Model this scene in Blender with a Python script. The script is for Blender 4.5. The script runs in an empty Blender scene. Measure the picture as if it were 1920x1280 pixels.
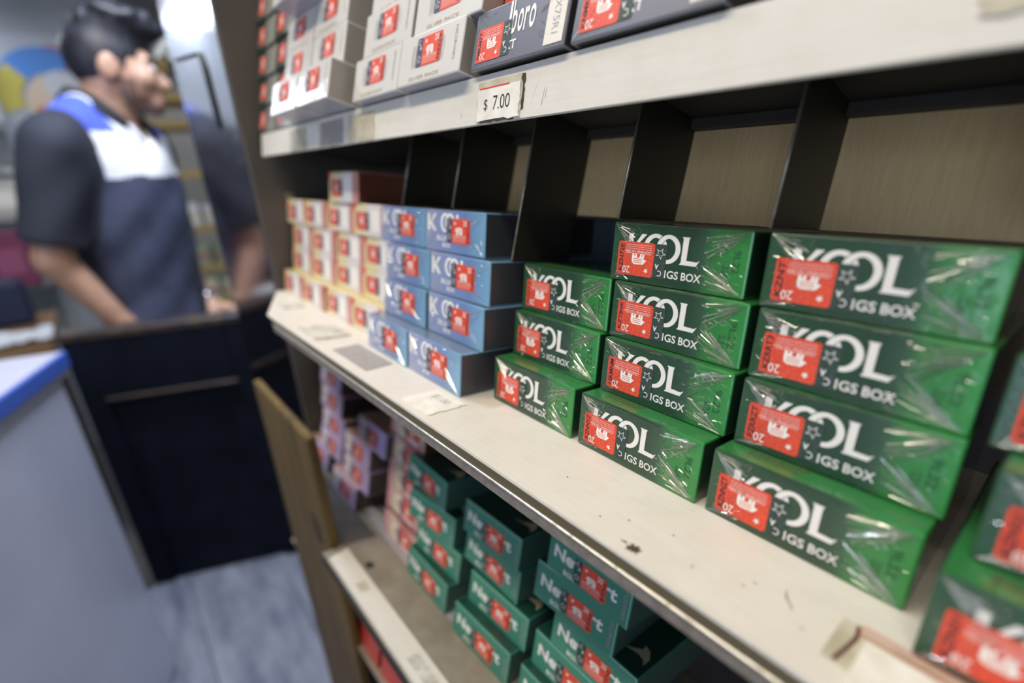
import bpy, bmesh, math, random
import numpy as np
from mathutils import Matrix, Vector
random.seed(7)
PI = math.pi
R = math.radians
SC = bpy.context.scene
COL = SC.collection

# ------------------------------------------------------------------ camera, light, exposure
cam = bpy.data.cameras.new('camera')
cam.sensor_width = 36.0
cam.lens = 36 * 921.25 / 1920
cam.clip_start = 0.01
cam.dof.use_dof = True
cam.dof.focus_distance = 0.192
cam.dof.aperture_fstop = 3.75
cam_o = bpy.data.objects.new('camera', cam)
COL.objects.link(cam_o)
_rx, _ry, _rz = Vector((.6465, .7610, -.0538)), Vector((.2325, -.2637, -.9362)), Vector((-.7266, .5928, -.3474))
_m = Matrix((_rx, -_ry, -_rz)).transposed().to_quaternion().to_matrix().to_4x4()
cam_o.matrix_world = Matrix.Translation((.1372, -.1414, 1.25)) @ _m
SC.camera = cam_o

SC.view_settings.view_transform = 'Standard'
SC.view_settings.look = 'None'
SC.view_settings.gamma = 1.0
SC.view_settings.use_curve_mapping = False
SC.view_settings.exposure = 0.0

W = bpy.data.worlds.new('world')
SC.world = W
W.use_nodes = True
W.node_tree.nodes['Background'].inputs[0].default_value = (.62, .72, 1, 1)
W.node_tree.nodes['Background'].inputs[1].default_value = 1.0


def area(name, loc, size, power, col, rot=(0, 0, 0)):
    l = bpy.data.lights.new(name, 'AREA')
    l.shape = 'RECTANGLE'
    l.size, l.size_y = size
    l.energy = power
    l.color = col
    o = bpy.data.objects.new(name, l)
    o.location = loc
    o.rotation_euler = rot
    COL.objects.link(o)
    return o


WARM = (1, .89, .72)
COOL = (.78, .86, 1)
area('lamp_aisle', (-.05, -.44, 2.12), (1.15, .10), 13.5, WARM)
area('lamp_front', (-.88, .06, 2.12), (.12, .7), 25, COOL)
area('lamp_rear', (-3.2, .50, 1.955), (1.5, .10), 4, (.92, .95, 1))
area('lamp_left', (-2.7, -.52, 1.93), (1.3, .09), 8, COOL)
area('daylight_window', (.8, -2.12, 1.35), (1.4, 1.2), 16, (.66, .78, 1), (R(90), 0, 0))


# ------------------------------------------------------------------ helpers
def mat(name, col, rough=.5, metal=0., coat=0., coat_rough=.08, spec=.5, emit=0.):
    m = bpy.data.materials.new(name)
    m.use_nodes = True
    b = m.node_tree.nodes['Principled BSDF']
    b.inputs['Base Color'].default_value = (*col, 1)
    b.inputs['Roughness'].default_value = rough
    b.inputs['Metallic'].default_value = metal
    b.inputs['Coat Weight'].default_value = coat
    b.inputs['Coat Roughness'].default_value = coat_rough
    b.inputs['Specular IOR Level'].default_value = spec
    if emit:
        b.inputs['Emission Color'].default_value = (*col, 1)
        b.inputs['Emission Strength'].default_value = emit
    return m


def nd(m, t, **kw):
    n = m.node_tree.nodes.new(t)
    for k, v in kw.items():
        setattr(n, k, v)
    return n


def lk(m, a, b):
    m.node_tree.links.new(a, b)


def bsdf(m):
    return m.node_tree.nodes['Principled BSDF']


def ramp(m, stops, interp='LINEAR'):
    r = nd(m, 'ShaderNodeValToRGB')
    r.color_ramp.interpolation = interp
    e = r.color_ramp.elements
    while len(e) < len(stops):
        e.new(.5)
    for i, (p, c) in enumerate(stops):
        e[i].position = p
        e[i].color = (*c, 1) if len(c) == 3 else c
    return r


def objcoord(m, scale=(1, 1, 1)):
    t = nd(m, 'ShaderNodeTexCoord')
    mp = nd(m, 'ShaderNodeMapping')
    mp.inputs['Scale'].default_value = scale
    lk(m, t.outputs['Object'], mp.inputs['Vector'])
    return mp.outputs['Vector']


def noise(m, vec, scale, detail=3, rough=.6):
    n = nd(m, 'ShaderNodeTexNoise')
    n.inputs['Scale'].default_value = scale
    n.inputs['Detail'].default_value = detail
    n.inputs['Roughness'].default_value = rough
    if vec is not None:
        lk(m, vec, n.inputs['Vector'])
    return n.outputs['Fac']


def speckle(m, c1, c2, scale, stretch=(1, 1, 1), lo=.35, hi=.65, detail=4):
    """two base colours mixed by noise: stains, grain, wear"""
    v = objcoord(m, stretch)
    r = ramp(m, [(lo, c1), (hi, c2)])
    lk(m, noise(m, v, scale, detail), r.inputs[0])
    lk(m, r.outputs[0], bsdf(m).inputs['Base Color'])
    return m


def bump(m, vec, scale, strength, dist=.001, coat=False, detail=3):
    b = nd(m, 'ShaderNodeBump')
    b.inputs['Strength'].default_value = strength
    b.inputs['Distance'].default_value = dist
    lk(m, noise(m, vec, scale, detail), b.inputs['Height'])
    lk(m, b.outputs[0], bsdf(m).inputs['Coat Normal' if coat else 'Normal'])
    return b


def link(name, me, parent=None, mats=()):
    o = bpy.data.objects.new(name, me)
    COL.objects.link(o)
    if parent is not None:
        o.parent = parent
    for x in mats:
        me.materials.append(x)
    return o


def bm_mesh(bm, smooth=False):
    me = bpy.data.meshes.new('mesh')
    bm.normal_update()
    bm.to_mesh(me)
    bm.free()
    if smooth:
        me.polygons.foreach_set('use_smooth', [True] * len(me.polygons))
    return me


def add_box(bm, lo, hi, bev=0., seg=1, mi=0, matrix=None):
    vs = [bm.verts.new((x, y, z)) for z in (lo[2], hi[2]) for y in (lo[1], hi[1]) for x in (lo[0], hi[0])]
    fs = [bm.faces.new([vs[i] for i in f]) for f in
          ((0, 2, 3, 1), (4, 5, 7, 6), (0, 1, 5, 4), (1, 3, 7, 5), (3, 2, 6, 7), (2, 0, 4, 6))]
    for f in fs:
        f.material_index = mi
    if bev:
        es = list({e for f in fs for e in f.edges})
        r = bmesh.ops.bevel(bm, geom=es, offset=bev, segments=seg, affect='EDGES', profile=.5)
        vs = list({v for v in r['verts']} | {v for f in r['faces'] for v in f.verts})
    if matrix is not None:
        bmesh.ops.transform(bm, matrix=matrix, verts=[v for v in vs if v.is_valid])
    return fs


def box(name, lo, hi, m, parent=None, bev=0., seg=1):
    bm = bmesh.new()
    add_box(bm, lo, hi, bev, seg)
    return link(name, bm_mesh(bm), parent, [m])


def add_tube(bm, pts, rad, n=8, mi=0, caps=True):
    pts = [Vector(p) for p in pts]
    rs = rad if isinstance(rad, (list, tuple)) else [rad] * len(pts)
    rings = []
    for i, p in enumerate(pts):
        d = (pts[min(i + 1, len(pts) - 1)] - pts[max(i - 1, 0)]).normalized()
        a = d.orthogonal().normalized() if abs(d.z) > .9 else d.cross(Vector((0, 0, 1))).normalized()
        b = d.cross(a)
        rings.append([bm.verts.new(p + (a * math.cos(2 * PI * k / n) + b * math.sin(2 * PI * k / n)) * rs[i]) for k in range(n)])
    for r0, r1 in zip(rings, rings[1:]):
        for k in range(n):
            f = bm.faces.new((r0[k], r0[(k + 1) % n], r1[(k + 1) % n], r1[k]))
            f.material_index = mi
            f.smooth = True
    if caps:
        bm.faces.new(rings[0][::-1]).material_index = mi
        bm.faces.new(rings[-1]).material_index = mi


def tube(name, pts, rad, m, parent=None, n=10):
    bm = bmesh.new()
    add_tube(bm, pts, rad, n)
    return link(name, bm_mesh(bm), parent, [m])


def prism(bm, poly, axis, a, b, mi=0):
    """extrude a polygon along an axis; poly given in the two other axes (in xyz order)"""
    def P(u, v, t):
        return {'x': (t, u, v), 'y': (u, t, v), 'z': (u, v, t)}[axis]
    lo = [bm.verts.new(P(u, v, a)) for u, v in poly]
    hi = [bm.verts.new(P(u, v, b)) for u, v in poly]
    n = len(poly)
    fs = [bm.faces.new(lo[::-1]), bm.faces.new(hi)]
    for i in range(n):
        fs.append(bm.faces.new((lo[i], lo[(i + 1) % n], hi[(i + 1) % n], hi[i])))
    for f in fs:
        f.material_index = mi
    return fs


def prism_obj(name, poly, axis, a, b, m, parent=None, bev=0.):
    bm = bmesh.new()
    prism(bm, poly, axis, a, b)
    bmesh.ops.recalc_face_normals(bm, faces=bm.faces)
    if bev:
        bmesh.ops.bevel(bm, geom=list(bm.edges), offset=bev, segments=2, affect='EDGES', profile=.5)
    return link(name, bm_mesh(bm), parent, [m])


def tag(o, label, cat, group=None, kind=None):
    if label:
        o['label'] = label
    if cat:
        o['category'] = cat
    if group:
        o['group'] = group
    if kind:
        o['kind'] = kind
    return o


def thing(name, label, cat, matrix=None, group=None):
    o = bpy.data.objects.new(name, None)
    o.empty_display_size = .02
    COL.objects.link(o)
    if matrix is not None:
        o.matrix_world = matrix
    return tag(o, label, cat, group)


def copy_tree(o, parent=None):
    c = o.copy()
    COL.objects.link(c)
    if parent is not None:
        c.parent = parent
    for ch in list(o.children):
        copy_tree(ch, c)
    return c


def T(x, y, z):
    return Matrix.Translation((x, y, z))


def RX(d):
    return Matrix.Rotation(R(d), 4, 'X')


def RZ(d):
    return Matrix.Rotation(R(d), 4, 'Z')


# shelf frames: x along the rack, y into the rack, z square to the shelf plate (metres)
MID = T(0, 0, 1.1347) @ RX(-8)
UPP = MID @ T(0, 0, .1453) @ RX(-9.23)
LOW = MID @ T(0, 0, -.1856) @ RX(-6.06)
BOT = MID @ T(0, .012, -.298) @ RX(-6.06)
MM = .001

# ------------------------------------------------------------------ text and print meshes (millimetres, drawn in x,z on the front face)
_tc = {}


def text_polys(s, bold=0.):
    key = (s, bold)
    if key in _tc:
        return _tc[key]
    cu = bpy.data.curves.new('text', 'FONT')
    cu.body = s
    cu.resolution_u = 3
    cu.offset = bold
    ob = bpy.data.objects.new('text', cu)
    COL.objects.link(ob)
    dg = bpy.context.evaluated_depsgraph_get()
    me = bpy.data.meshes.new_from_object(ob.evaluated_get(dg))
    v = [(p.co.x, p.co.y) for p in me.vertices]
    f = [tuple(p.vertices) for p in me.polygons]
    bpy.data.objects.remove(ob)
    bpy.data.curves.remove(cu)
    bpy.data.meshes.remove(me)
    xs = [p[0] for p in v] or [0]
    ys = [p[1] for p in v] or [0]
    x0, x1, y0, y1 = min(xs), max(xs), min(ys), max(ys)
    v = [((x - x0) / max(1e-6, x1 - x0), (y - y0) / max(1e-6, y1 - y0)) for x, y in v]
    _tc[key] = (v, f, (x1 - x0) / max(1e-6, y1 - y0))
    return _tc[key]


class Print:
    """flat print collected in mm on the x,z plane at depth y; materials by index"""

    def __init__(s):
        s.v, s.f, s.m = [], [], []

    def add(s, vs, fs, mi=0, y=-.15):
        b = len(s.v)
        s.v += [(x * MM, y * MM, z * MM) for x, z in vs]
        s.f += [tuple(i + b for i in f) for f in fs]
        s.m += [mi] * len(fs)

    def poly(s, pts, mi=0, y=-.15):
        s.add(pts, [tuple(range(len(pts)))], mi, y)

    def rect(s, x0, z0, x1, z1, mi=0, y=-.15, r=0.):
        if r:
            p = []
            for cx, cz, a0 in ((x1 - r, z1 - r, 0), (x0 + r, z1 - r, 90), (x0 + r, z0 + r, 180), (x1 - r, z0 + r, 270)):
                p += [(cx + r * math.cos(R(a0 + a)), cz + r * math.sin(R(a0 + a))) for a in (0, 30, 60, 90)]
            s.poly(p, mi, y)
        else:
            s.poly([(x0, z0), (x1, z0), (x1, z1), (x0, z1)], mi, y)

    def text(s, t, x0, z0, x1, z1, mi=0, y=-.15, bold=0., turn=0, skew=0.):
        """text stretched into a rectangle; turn in quarter turns counter-clockwise"""
        v, f, _ = text_polys(t, bold)
        q = []
        for a, b in v:
            a = a + skew * b
            if turn == 1:
                a, b = 1 - b, a
            elif turn == 2:
                a, b = 1 - a, 1 - b
            elif turn == 3:
                a, b = b, 1 - a
            q.append((x0 + a * (x1 - x0), z0 + b * (z1 - z0)))
        s.add(q, f, mi, y)

    def ring(s, cx, cz, rx, rz, w, mi=0, y=-.15, n=40, a0=0, a1=360, thin=1.0):
        vs, fs = [], []
        k = n if a1 - a0 >= 360 else n + 1
        for i in range(k):
            a = R(a0 + (a1 - a0) * i / n)
            ww = w * (thin + (1 - thin) * abs(math.cos(a)))
            vs += [(cx + rx * math.cos(a), cz + rz * math.sin(a)), (cx + (rx - ww) * math.cos(a), cz + (rz - ww) * math.sin(a))]
        for i in range(n):
            j = (i + 1) % k
            fs.append((2 * i, 2 * j, 2 * j + 1, 2 * i + 1))
        s.add(vs, fs, mi, y)

    def star(s, cx, cz, r, mi=0, y=-.15, turn=0., line=0.):
        def pt(i, q):
            a = R(90 + turn + i * 36)
            return (cx + q * math.cos(a), cz + q * math.sin(a))
        rr = [r if i % 2 == 0 else r * .42 for i in range(10)]
        if line:
            o = [pt(i, rr[i]) for i in range(10)]
            p = [pt(i, rr[i] * (1 - line)) for i in range(10)]
            s.add(o + p, [(i, (i + 1) % 10, 10 + (i + 1) % 10, 10 + i) for i in range(10)], mi, y)
        else:
            o = [pt(i, rr[i]) for i in range(10)] + [(cx, cz)]
            s.add(o, [(i, (i + 1) % 10, 10) for i in range(10)], mi, y)

    def spin(s, cx, cz):
        """turn everything 180 degrees about a centre (mm)"""
        s.v = [(2 * cx * MM - x, y, 2 * cz * MM - z) for x, y, z in s.v]
        return s

    def mesh(s, mats):
        me = bpy.data.meshes.new('print')
        me.from_pydata(s.v, [], s.f)
        bm = bmesh.new()
        bm.from_mesh(me)
        for f, m_ in zip(bm.faces, s.m):
            f.material_index = m_
        bm.normal_update()
        for f in bm.faces:
            if f.normal.y > 0:
                f.normal_flip()
        bm.to_mesh(me)
        bm.free()
        for x in mats:
            me.materials.append(x)
        return me


# ------------------------------------------------------------------ materials
def wrap_coat(m, w=1.0, rough=.07, bumps=.35):
    """the clear film round a pack: a coat with its own wrinkles"""
    b = bsdf(m)
    b.inputs['Coat Weight'].default_value = w
    b.inputs['Coat Roughness'].default_value = rough
    v = objcoord(m)
    oi = nd(m, 'ShaderNodeObjectInfo')
    ad = nd(m, 'ShaderNodeVectorMath', operation='ADD')
    mu = nd(m, 'ShaderNodeMath', operation='MULTIPLY')
    mu.inputs[1].default_value = 3.1
    lk(m, oi.outputs['Random'], mu.inputs[0])
    lk(m, v, ad.inputs[0])
    lk(m, mu.outputs[0], ad.inputs[1])
    n1 = noise(m, ad.outputs[0], 130, 2)
    n2 = noise(m, ad.outputs[0], 520, 3)
    mx = nd(m, 'ShaderNodeMath', operation='ADD')
    m2 = nd(m, 'ShaderNodeMath', operation='MULTIPLY')
    m2.inputs[1].default_value = .25
    lk(m, n2, m2.inputs[0])
    lk(m, n1, mx.inputs[0])
    lk(m, m2.outputs[0], mx.inputs[1])
    bp = nd(m, 'ShaderNodeBump')
    bp.inputs['Strength'].default_value = bumps
    bp.inputs['Distance'].default_value = .0012
    lk(m, mx.outputs[0], bp.inputs['Height'])
    lk(m, bp.outputs[0], b.inputs['Coat Normal'])
    return m


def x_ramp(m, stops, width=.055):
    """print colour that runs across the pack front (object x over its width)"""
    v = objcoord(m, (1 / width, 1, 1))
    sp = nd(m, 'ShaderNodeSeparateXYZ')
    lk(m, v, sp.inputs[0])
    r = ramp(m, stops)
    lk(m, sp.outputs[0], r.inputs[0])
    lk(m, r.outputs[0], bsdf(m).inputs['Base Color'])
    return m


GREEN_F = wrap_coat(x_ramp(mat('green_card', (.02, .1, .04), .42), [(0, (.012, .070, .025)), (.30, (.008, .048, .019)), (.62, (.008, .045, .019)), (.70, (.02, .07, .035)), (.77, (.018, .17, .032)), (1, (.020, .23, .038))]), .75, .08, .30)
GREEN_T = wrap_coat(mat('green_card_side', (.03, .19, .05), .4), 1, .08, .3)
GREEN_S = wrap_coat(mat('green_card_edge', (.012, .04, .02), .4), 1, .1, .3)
DGREEN_F = wrap_coat(mat('dull_green_card', (.018, .07, .035), .42), .6, .15, .3)
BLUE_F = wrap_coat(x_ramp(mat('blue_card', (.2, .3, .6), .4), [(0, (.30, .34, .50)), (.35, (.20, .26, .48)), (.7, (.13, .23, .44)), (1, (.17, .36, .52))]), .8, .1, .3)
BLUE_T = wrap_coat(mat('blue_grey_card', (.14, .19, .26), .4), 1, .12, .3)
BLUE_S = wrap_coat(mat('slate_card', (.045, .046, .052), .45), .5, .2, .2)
CREAM_F = wrap_coat(x_ramp(mat('cream_card', (.8, .78, .6), .4), [(0, (.70, .60, .30)), (.12, (.74, .66, .38)), (.40, (.74, .68, .50)), (.5, (.72, .69, .69)), (.82, (.72, .67, .69)), (.86, (.58, .20, .18)), (1, (.62, .30, .24))]), .5, .15, .2)
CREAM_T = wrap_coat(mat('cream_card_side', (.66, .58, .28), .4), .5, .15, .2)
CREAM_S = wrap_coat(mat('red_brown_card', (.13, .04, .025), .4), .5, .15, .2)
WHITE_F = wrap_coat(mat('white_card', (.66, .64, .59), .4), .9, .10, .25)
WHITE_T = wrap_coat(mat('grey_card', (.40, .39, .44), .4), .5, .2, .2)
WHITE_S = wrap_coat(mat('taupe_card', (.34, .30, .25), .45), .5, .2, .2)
CHAR_F = wrap_coat(x_ramp(mat('slate_grey_card', (.15, .16, .2), .38), [(0, (.13, .155, .18)), (.5, (.16, .165, .205)), (1, (.15, .155, .185))]), 1, .08, .25)
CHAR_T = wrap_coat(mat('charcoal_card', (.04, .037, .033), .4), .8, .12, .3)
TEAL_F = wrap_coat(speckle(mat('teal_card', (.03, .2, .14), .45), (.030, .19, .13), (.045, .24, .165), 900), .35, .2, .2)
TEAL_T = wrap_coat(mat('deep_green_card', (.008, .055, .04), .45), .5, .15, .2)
TEAL_S = wrap_coat(mat('grey_green_card', (.05, .11, .09), .5), .3, .2, .2)
PINK_F = wrap_coat(x_ramp(mat('lilac_card', (.5, .4, .6), .45), [(0, (.50, .40, .62)), (.6, (.52, .42, .66)), (1, (.42, .34, .62))]), .4, .2, .2)
PINK_T = wrap_coat(mat('tan_card', (.34, .20, .13), .5), .3, .2, .2)
PINK_S = mat('dark_brown_card', (.07, .055, .045), .5)
ROSE_F = wrap_coat(x_ramp(mat('rose_card', (.5, .2, .2), .45), [(0, (.55, .22, .26)), (.3, (.62, .50, .42)), (.6, (.50, .14, .16)), (1, (.60, .40, .36))]), .4, .2, .2)
ROSE_S = mat('maroon_card', (.10, .018, .018), .5)
DARK_F = wrap_coat(x_ramp(mat('dark_green_card', (.04, .06, .045), .45), [(0, (.035, .05, .04)), (.45, (.05, .065, .05)), (.55, (.22, .23, .19)), (1, (.30, .30, .26))]), .4, .2, .2)
DARK_T = mat('black_green_card', (.02, .03, .024), .5)
RED_F = wrap_coat(mat('red_card', (.55, .06, .04), .45), .5, .2, .2)
NAVY_F = mat('navy_card', (.012, .018, .028), .5)
STAMP_R = speckle(mat('stamp_red', (.7, .05, .03), .55), (.58, .042, .018), (.78, .10, .045), 2600, detail=2)
STAMP_D = speckle(mat('stamp_dark_green', (.02, .06, .05), .6), (.014, .035, .030), (.05, .085, .07), 1500, (1, 1, 4), .45, .6, 2)
STAMP_N = speckle(mat('stamp_navy', (.05, .05, .1), .6), (.035, .035, .065), (.09, .09, .15), 1500, (1, 1, 4), .45, .6, 2)
INK_W = mat('white_ink', (.82, .80, .74), .5)
INK_S = mat('silver_ink', (.76, .74, .70), .35)
INK_K = mat('black_ink', (.02, .02, .025), .6)
INK_G = mat('green_ink', (.008, .075, .025), .6)
INK_B = mat('brown_ink', (.10, .03, .03), .6)
INK_Y = mat('grey_ink', (.30, .29, .28), .6)
INK_T = mat('gold_ink', (.42, .35, .22), .6)
INK_R = mat('red_ink', (.62, .05, .03), .6)

# clear film ridges: mostly see-through, glossy where they catch a lamp
FILM = bpy.data.materials.new('clear_film')
FILM.use_nodes = True
_nt = FILM.node_tree
_nt.nodes.clear()
_o = _nt.nodes.new('ShaderNodeOutputMaterial')
_mx = _nt.nodes.new('ShaderNodeMixShader')
_tr = _nt.nodes.new('ShaderNodeBsdfTransparent')
_gl = _nt.nodes.new('ShaderNodeBsdfGlossy')
_gl.inputs['Roughness'].default_value = .18
_gl.inputs['Color'].default_value = (.95, .95, .9, 1)
_mx.inputs[0].default_value = .5
_nt.links.new(_tr.outputs[0], _mx.inputs[1])
_nt.links.new(_gl.outputs[0], _mx.inputs[2])
_nt.links.new(_mx.outputs[0], _o.inputs[0])

# ------------------------------------------------------------------ cigarette packs
PW, PD, PH = 55., 87., 22.8


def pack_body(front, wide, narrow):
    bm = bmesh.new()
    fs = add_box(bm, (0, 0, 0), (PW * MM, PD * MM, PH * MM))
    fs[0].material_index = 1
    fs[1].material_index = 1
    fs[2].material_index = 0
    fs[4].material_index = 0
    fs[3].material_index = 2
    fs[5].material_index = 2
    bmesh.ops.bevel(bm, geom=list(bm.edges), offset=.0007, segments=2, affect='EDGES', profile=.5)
    me = bm_mesh(bm)
    for x in (front, wide, narrow):
        me.materials.append(x)
    return me


def film_mesh(seed, n=190, ends=(1, 1)):
    """fold ridges of the clear wrap on the two ends of the pack front, as thin raised slivers"""
    rnd = random.Random(seed)
    bm = bmesh.new()

    def sliver(x0, z0, x1, z1, w, h):
        d = Vector((x1 - x0, 0, z1 - z0))
        if d.length < .3:
            return
        p = Vector((-d.z, 0, d.x)).normalized() * w * .5
        a, b = Vector((x0, -.1, z0)), Vector((x1, -.1, z1))
        v = [bm.verts.new(q * MM) for q in (a - p * .3, a + p * .3, b + p, b - p, a + Vector((0, -h * .4, 0)), b + Vector((0, -h, 0)))]
        bm.faces.new((v[0], v[3], v[5], v[4]))
        bm.faces.new((v[1], v[4], v[5], v[2]))
        bm.faces.new((v[3], v[2], v[5]))

    H = PH
    for side in (0, 1):
        if not ends[side]:
            continue
        X = (lambda x: x) if side == 0 else (lambda x: PW - x)
        reach = 11 if side == 0 else 15
        # the two long folds that meet in a point
        for zc in (.6, H - .6):
            tipz = H * .5 + rnd.uniform(-1.5, 1.5)
            sliver(X(.6), zc, X(reach * .9), zc + (tipz - zc) * .75, .30, .22)
            for k in range(n // 4):
                t = rnd.uniform(.15, 1.25)
                r0, r1 = rnd.uniform(0, .45), rnd.uniform(.35, 1.05)
                if r1 < r0:
                    r0, r1 = r1, r0
                tz = zc + (H * .5 - zc) * t
                sliver(X(.6 + reach * r0 * .9), zc + (tz - zc) * r0, X(.6 + reach * r1), zc + (tz - zc) * r1 + rnd.uniform(-.8, .8),
                       rnd.uniform(.08, .32), rnd.uniform(.04, .28))
        for k in range(n // 2):
            xx = rnd.uniform(1, reach * 1.15)
            zz = rnd.uniform(1.5, H - 1.5)
            ln = rnd.uniform(.6, 3.0)
            a = rnd.gauss(0, .5) + (-.35 if side == 0 else .45)
            dx, dz = math.cos(a) * ln, math.sin(a) * ln
            sliver(X(xx), zz, X(min(reach * 1.2, xx + dx)), min(H - .6, max(.6, zz + (dz if side else -dz))), rnd.uniform(.08, .28), rnd.uniform(.04, .26))
    # seam along the top front edge
    for k in range(9):
        x = rnd.uniform(2, 50)
        sliver(x, H - .5 - rnd.uniform(0, .8), x + rnd.uniform(1, 5), H - .5 - rnd.uniform(0, .6), .14, .12)
    me = bm_mesh(bm)
    me.materials.append(FILM)
    return me


def bear(p, x0, z0, s, mi=0, y=-.15):
    """small walking bear of the tax stamp (facing left)"""
    pts = [(0, 2.6), (.3, 2.2), (1.0, 2.3), (1.2, 1.6), (1.0, .2), (1.9, .0), (2.1, 1.3), (2.4, .9), (2.2, 0), (3.1, 0), (3.4, 1.5),
           (4.6, 1.4), (4.7, .7), (4.4, .1), (5.4, 0), (5.7, 1.1), (6.1, .4), (6.0, 0), (7.0, .0), (7.1, 2.2), (6.9, 3.6), (6.0, 4.3), (4.2, 4.4),
           (2.6, 4.2), (1.7, 4.3), (1.2, 4.0), (.7, 3.4)]
    p.poly([(x0 + a * s, z0 + b * s) for a, b in pts], mi, y)


def stamp(dark_left=True, code='K7ZRN', navy=False):
    """tax stamp in its upright position about (0,0)..: dark strip left 5 mm, red 16.4 x 13 mm; returns (base, print)"""
    b = Print()
    b.rect(-5.2, 0, .25, 12.9, 1, -.18, .9)
    b.rect(0, 0, 16.4, 13, 0, -.20, .9)
    p = Print()
    y = -.27
    bear(p, 3.2, 4.5, .92, 0, y)
    p.text('20', 10.2, 9.5, 13.6, 12.3, 0, y)
    p.star(2.9, 10.6, 1.15, 0, y)
    p.text('CALIFORNIA TAX PAID', 1.2, 3.2, 13.0, 4.05, 0, y)
    p.poly([(1.0, 4.55), (2.0, 4.3), (12.0, 4.3), (13.0, 4.55), (12, 4.42), (2, 4.42)], 0, y)
    for k in range(3):
        z = 2.55 - k * .75
        x = 1.3
        rnd = random.Random(k * 7 + len(code))
        while x < 12.6:
            w = rnd.uniform(.3, 1.3)
            p.rect(x, z, min(12.8, x + w), z + .15, 0, y)
            x += w + .25
    for k in range(3):   # lines across the bear's flank
        p.rect(5.0, 6.2 + k * .7, 8.9, 6.42 + k * .7, 1, y - .03)
    p.text('C', -3.9, 9.7, -2.2, 11.9, 0, y)
    p.text('A', -2.4, 7.4, -.8, 9.4, 0, y, .02)
    p.star(-2.6, 3.4, 2.2, 0, y, 10, .22)
    p.text(code, 13.6, 1.0, 15.6, 11.6, 2, y, .02, 3)
    return b, p


def put_stamp(root, x, z, code='K7ZRN', navy=False, flip=False, detail=True):
    """x,z = lower left corner of the red field (mm)"""
    b, p = stamp(True, code, navy)
    for q in (b, p):
        if flip:
            q.spin(8.2, 6.5)
        q.v = [(a + x * MM, c, e + z * MM) for a, c, e in q.v]
    s = link('tax_stamp', b.mesh([STAMP_R, STAMP_N if navy else STAMP_D]), root)
    if detail:
        link('stamp_print', p.mesh([INK_W, STAMP_R, INK_K]), s)
    return s


_cache = {}


def cached(key, fn):
    if key not in _cache:
        _cache[key] = fn()
    return _cache[key]


def logo_rings(p, x1, x2, zc, rx, rz, w, mi, dark):
    p.ring(x1, zc, rx, rz, w, mi, -.10, thin=.72)
    p.ring(x2, zc, rx + .28, rz + .28, w + .56, dark, -.12, thin=.72, a0=100, a1=260)
    p.ring(x2, zc, rx, rz, w, mi, -.14, thin=.72)


def lettering_green():
    p = Print()
    z0, z1 = 9.0, 18.8
    p.poly([(7.6, z0), (9.7, z0), (9.7, z1), (7.6, z1)])
    p.poly([(9.7, 13.2), (13.4, z1), (15.6, z1), (11.2, 13.9), (16.0, z0), (13.4, z0), (9.7, 13.0)])
    logo_rings(p, 19.6, 25.1, 14.0, 5.0, 5.3, 1.95, 0, 1)
    p.poly([(30.3, z1 + .1), (33.4, z1 + .1), (33.0, z1 - .6), (32.9, 10.7), (36.9, 10.5), (38.0, 11.2), (36.7, z0), (30.2, z0), (30.8, 9.8), (30.8, z1 - .6)])
    for t, a, b in (('KI', 17.4, 21.4), ('N', 22.7, 25.4), ('GS', 25.9, 30.5), ('BOX', 31.7, 39.3)):
        p.text(t, a, 3.4, b, 6.35, 0, -.15, .018)
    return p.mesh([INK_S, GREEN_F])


def datecode_green(seed):
    rnd = random.Random(seed)
    p = Print()
    p.text('9L22', 49.6, 7.6 + rnd.uniform(-1, 1), 52.0, 16.0, 0, -.13, 0, 3)
    p.text('22A', 46.3, 5.6 + rnd.uniform(-1, 1), 48.6, 10.6, 0, -.13, 0, 3)
    return p.mesh([INK_G])


def top_print():
    rnd_ = random.Random(9)
    v, f = [], []
    for row in range(3):
        x = 8.0
        while x < 24:
            w = rnd_.uniform(.6, 2.2)
            b = len(v)
            y = 5.0 + row * 1.7
            v += [(x * MM, y * MM, (PH + .02) * MM), ((x + w) * MM, y * MM, (PH + .02) * MM), ((x + w) * MM, (y + .8) * MM, (PH + .02) * MM), (x * MM, (y + .8) * MM, (PH + .02) * MM)]
            f.append((b, b + 1, b + 2, b + 3))
            x += w + .5
    me = bpy.data.meshes.new('top_print')
    me.from_pydata(v, [], f)
    me.materials.append(INK_B)
    return me


def lettering_blue():
    p = Print()
    p.poly([(2.4, 11.2), (4.6, 11.2), (4.6, 20.6), (2.4, 20.6)])
    p.poly([(4.6, 15.4), (9.0, 20.6), (11.4, 20.6), (6.6, 16.0), (11.6, 11.2), (8.8, 11.2), (4.6, 15.2)])
    logo_rings(p, 19.9, 24.4, 16.1, 4.5, 5.1, 1.9, 0, 1)
    p.poly([(30.1, 11.2), (36, 11.2), (36, 13), (32.2, 13), (32.2, 20.8), (30.1, 20.8)])
    p.text('BLUE', 12.0, 6.3, 22.6, 9.0, 0, -.15, .02)
    p.text('BOX', 17.6, 2.8, 25.2, 5.2, 0, -.15, .02)
    return p.mesh([INK_W, BLUE_F])


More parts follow.
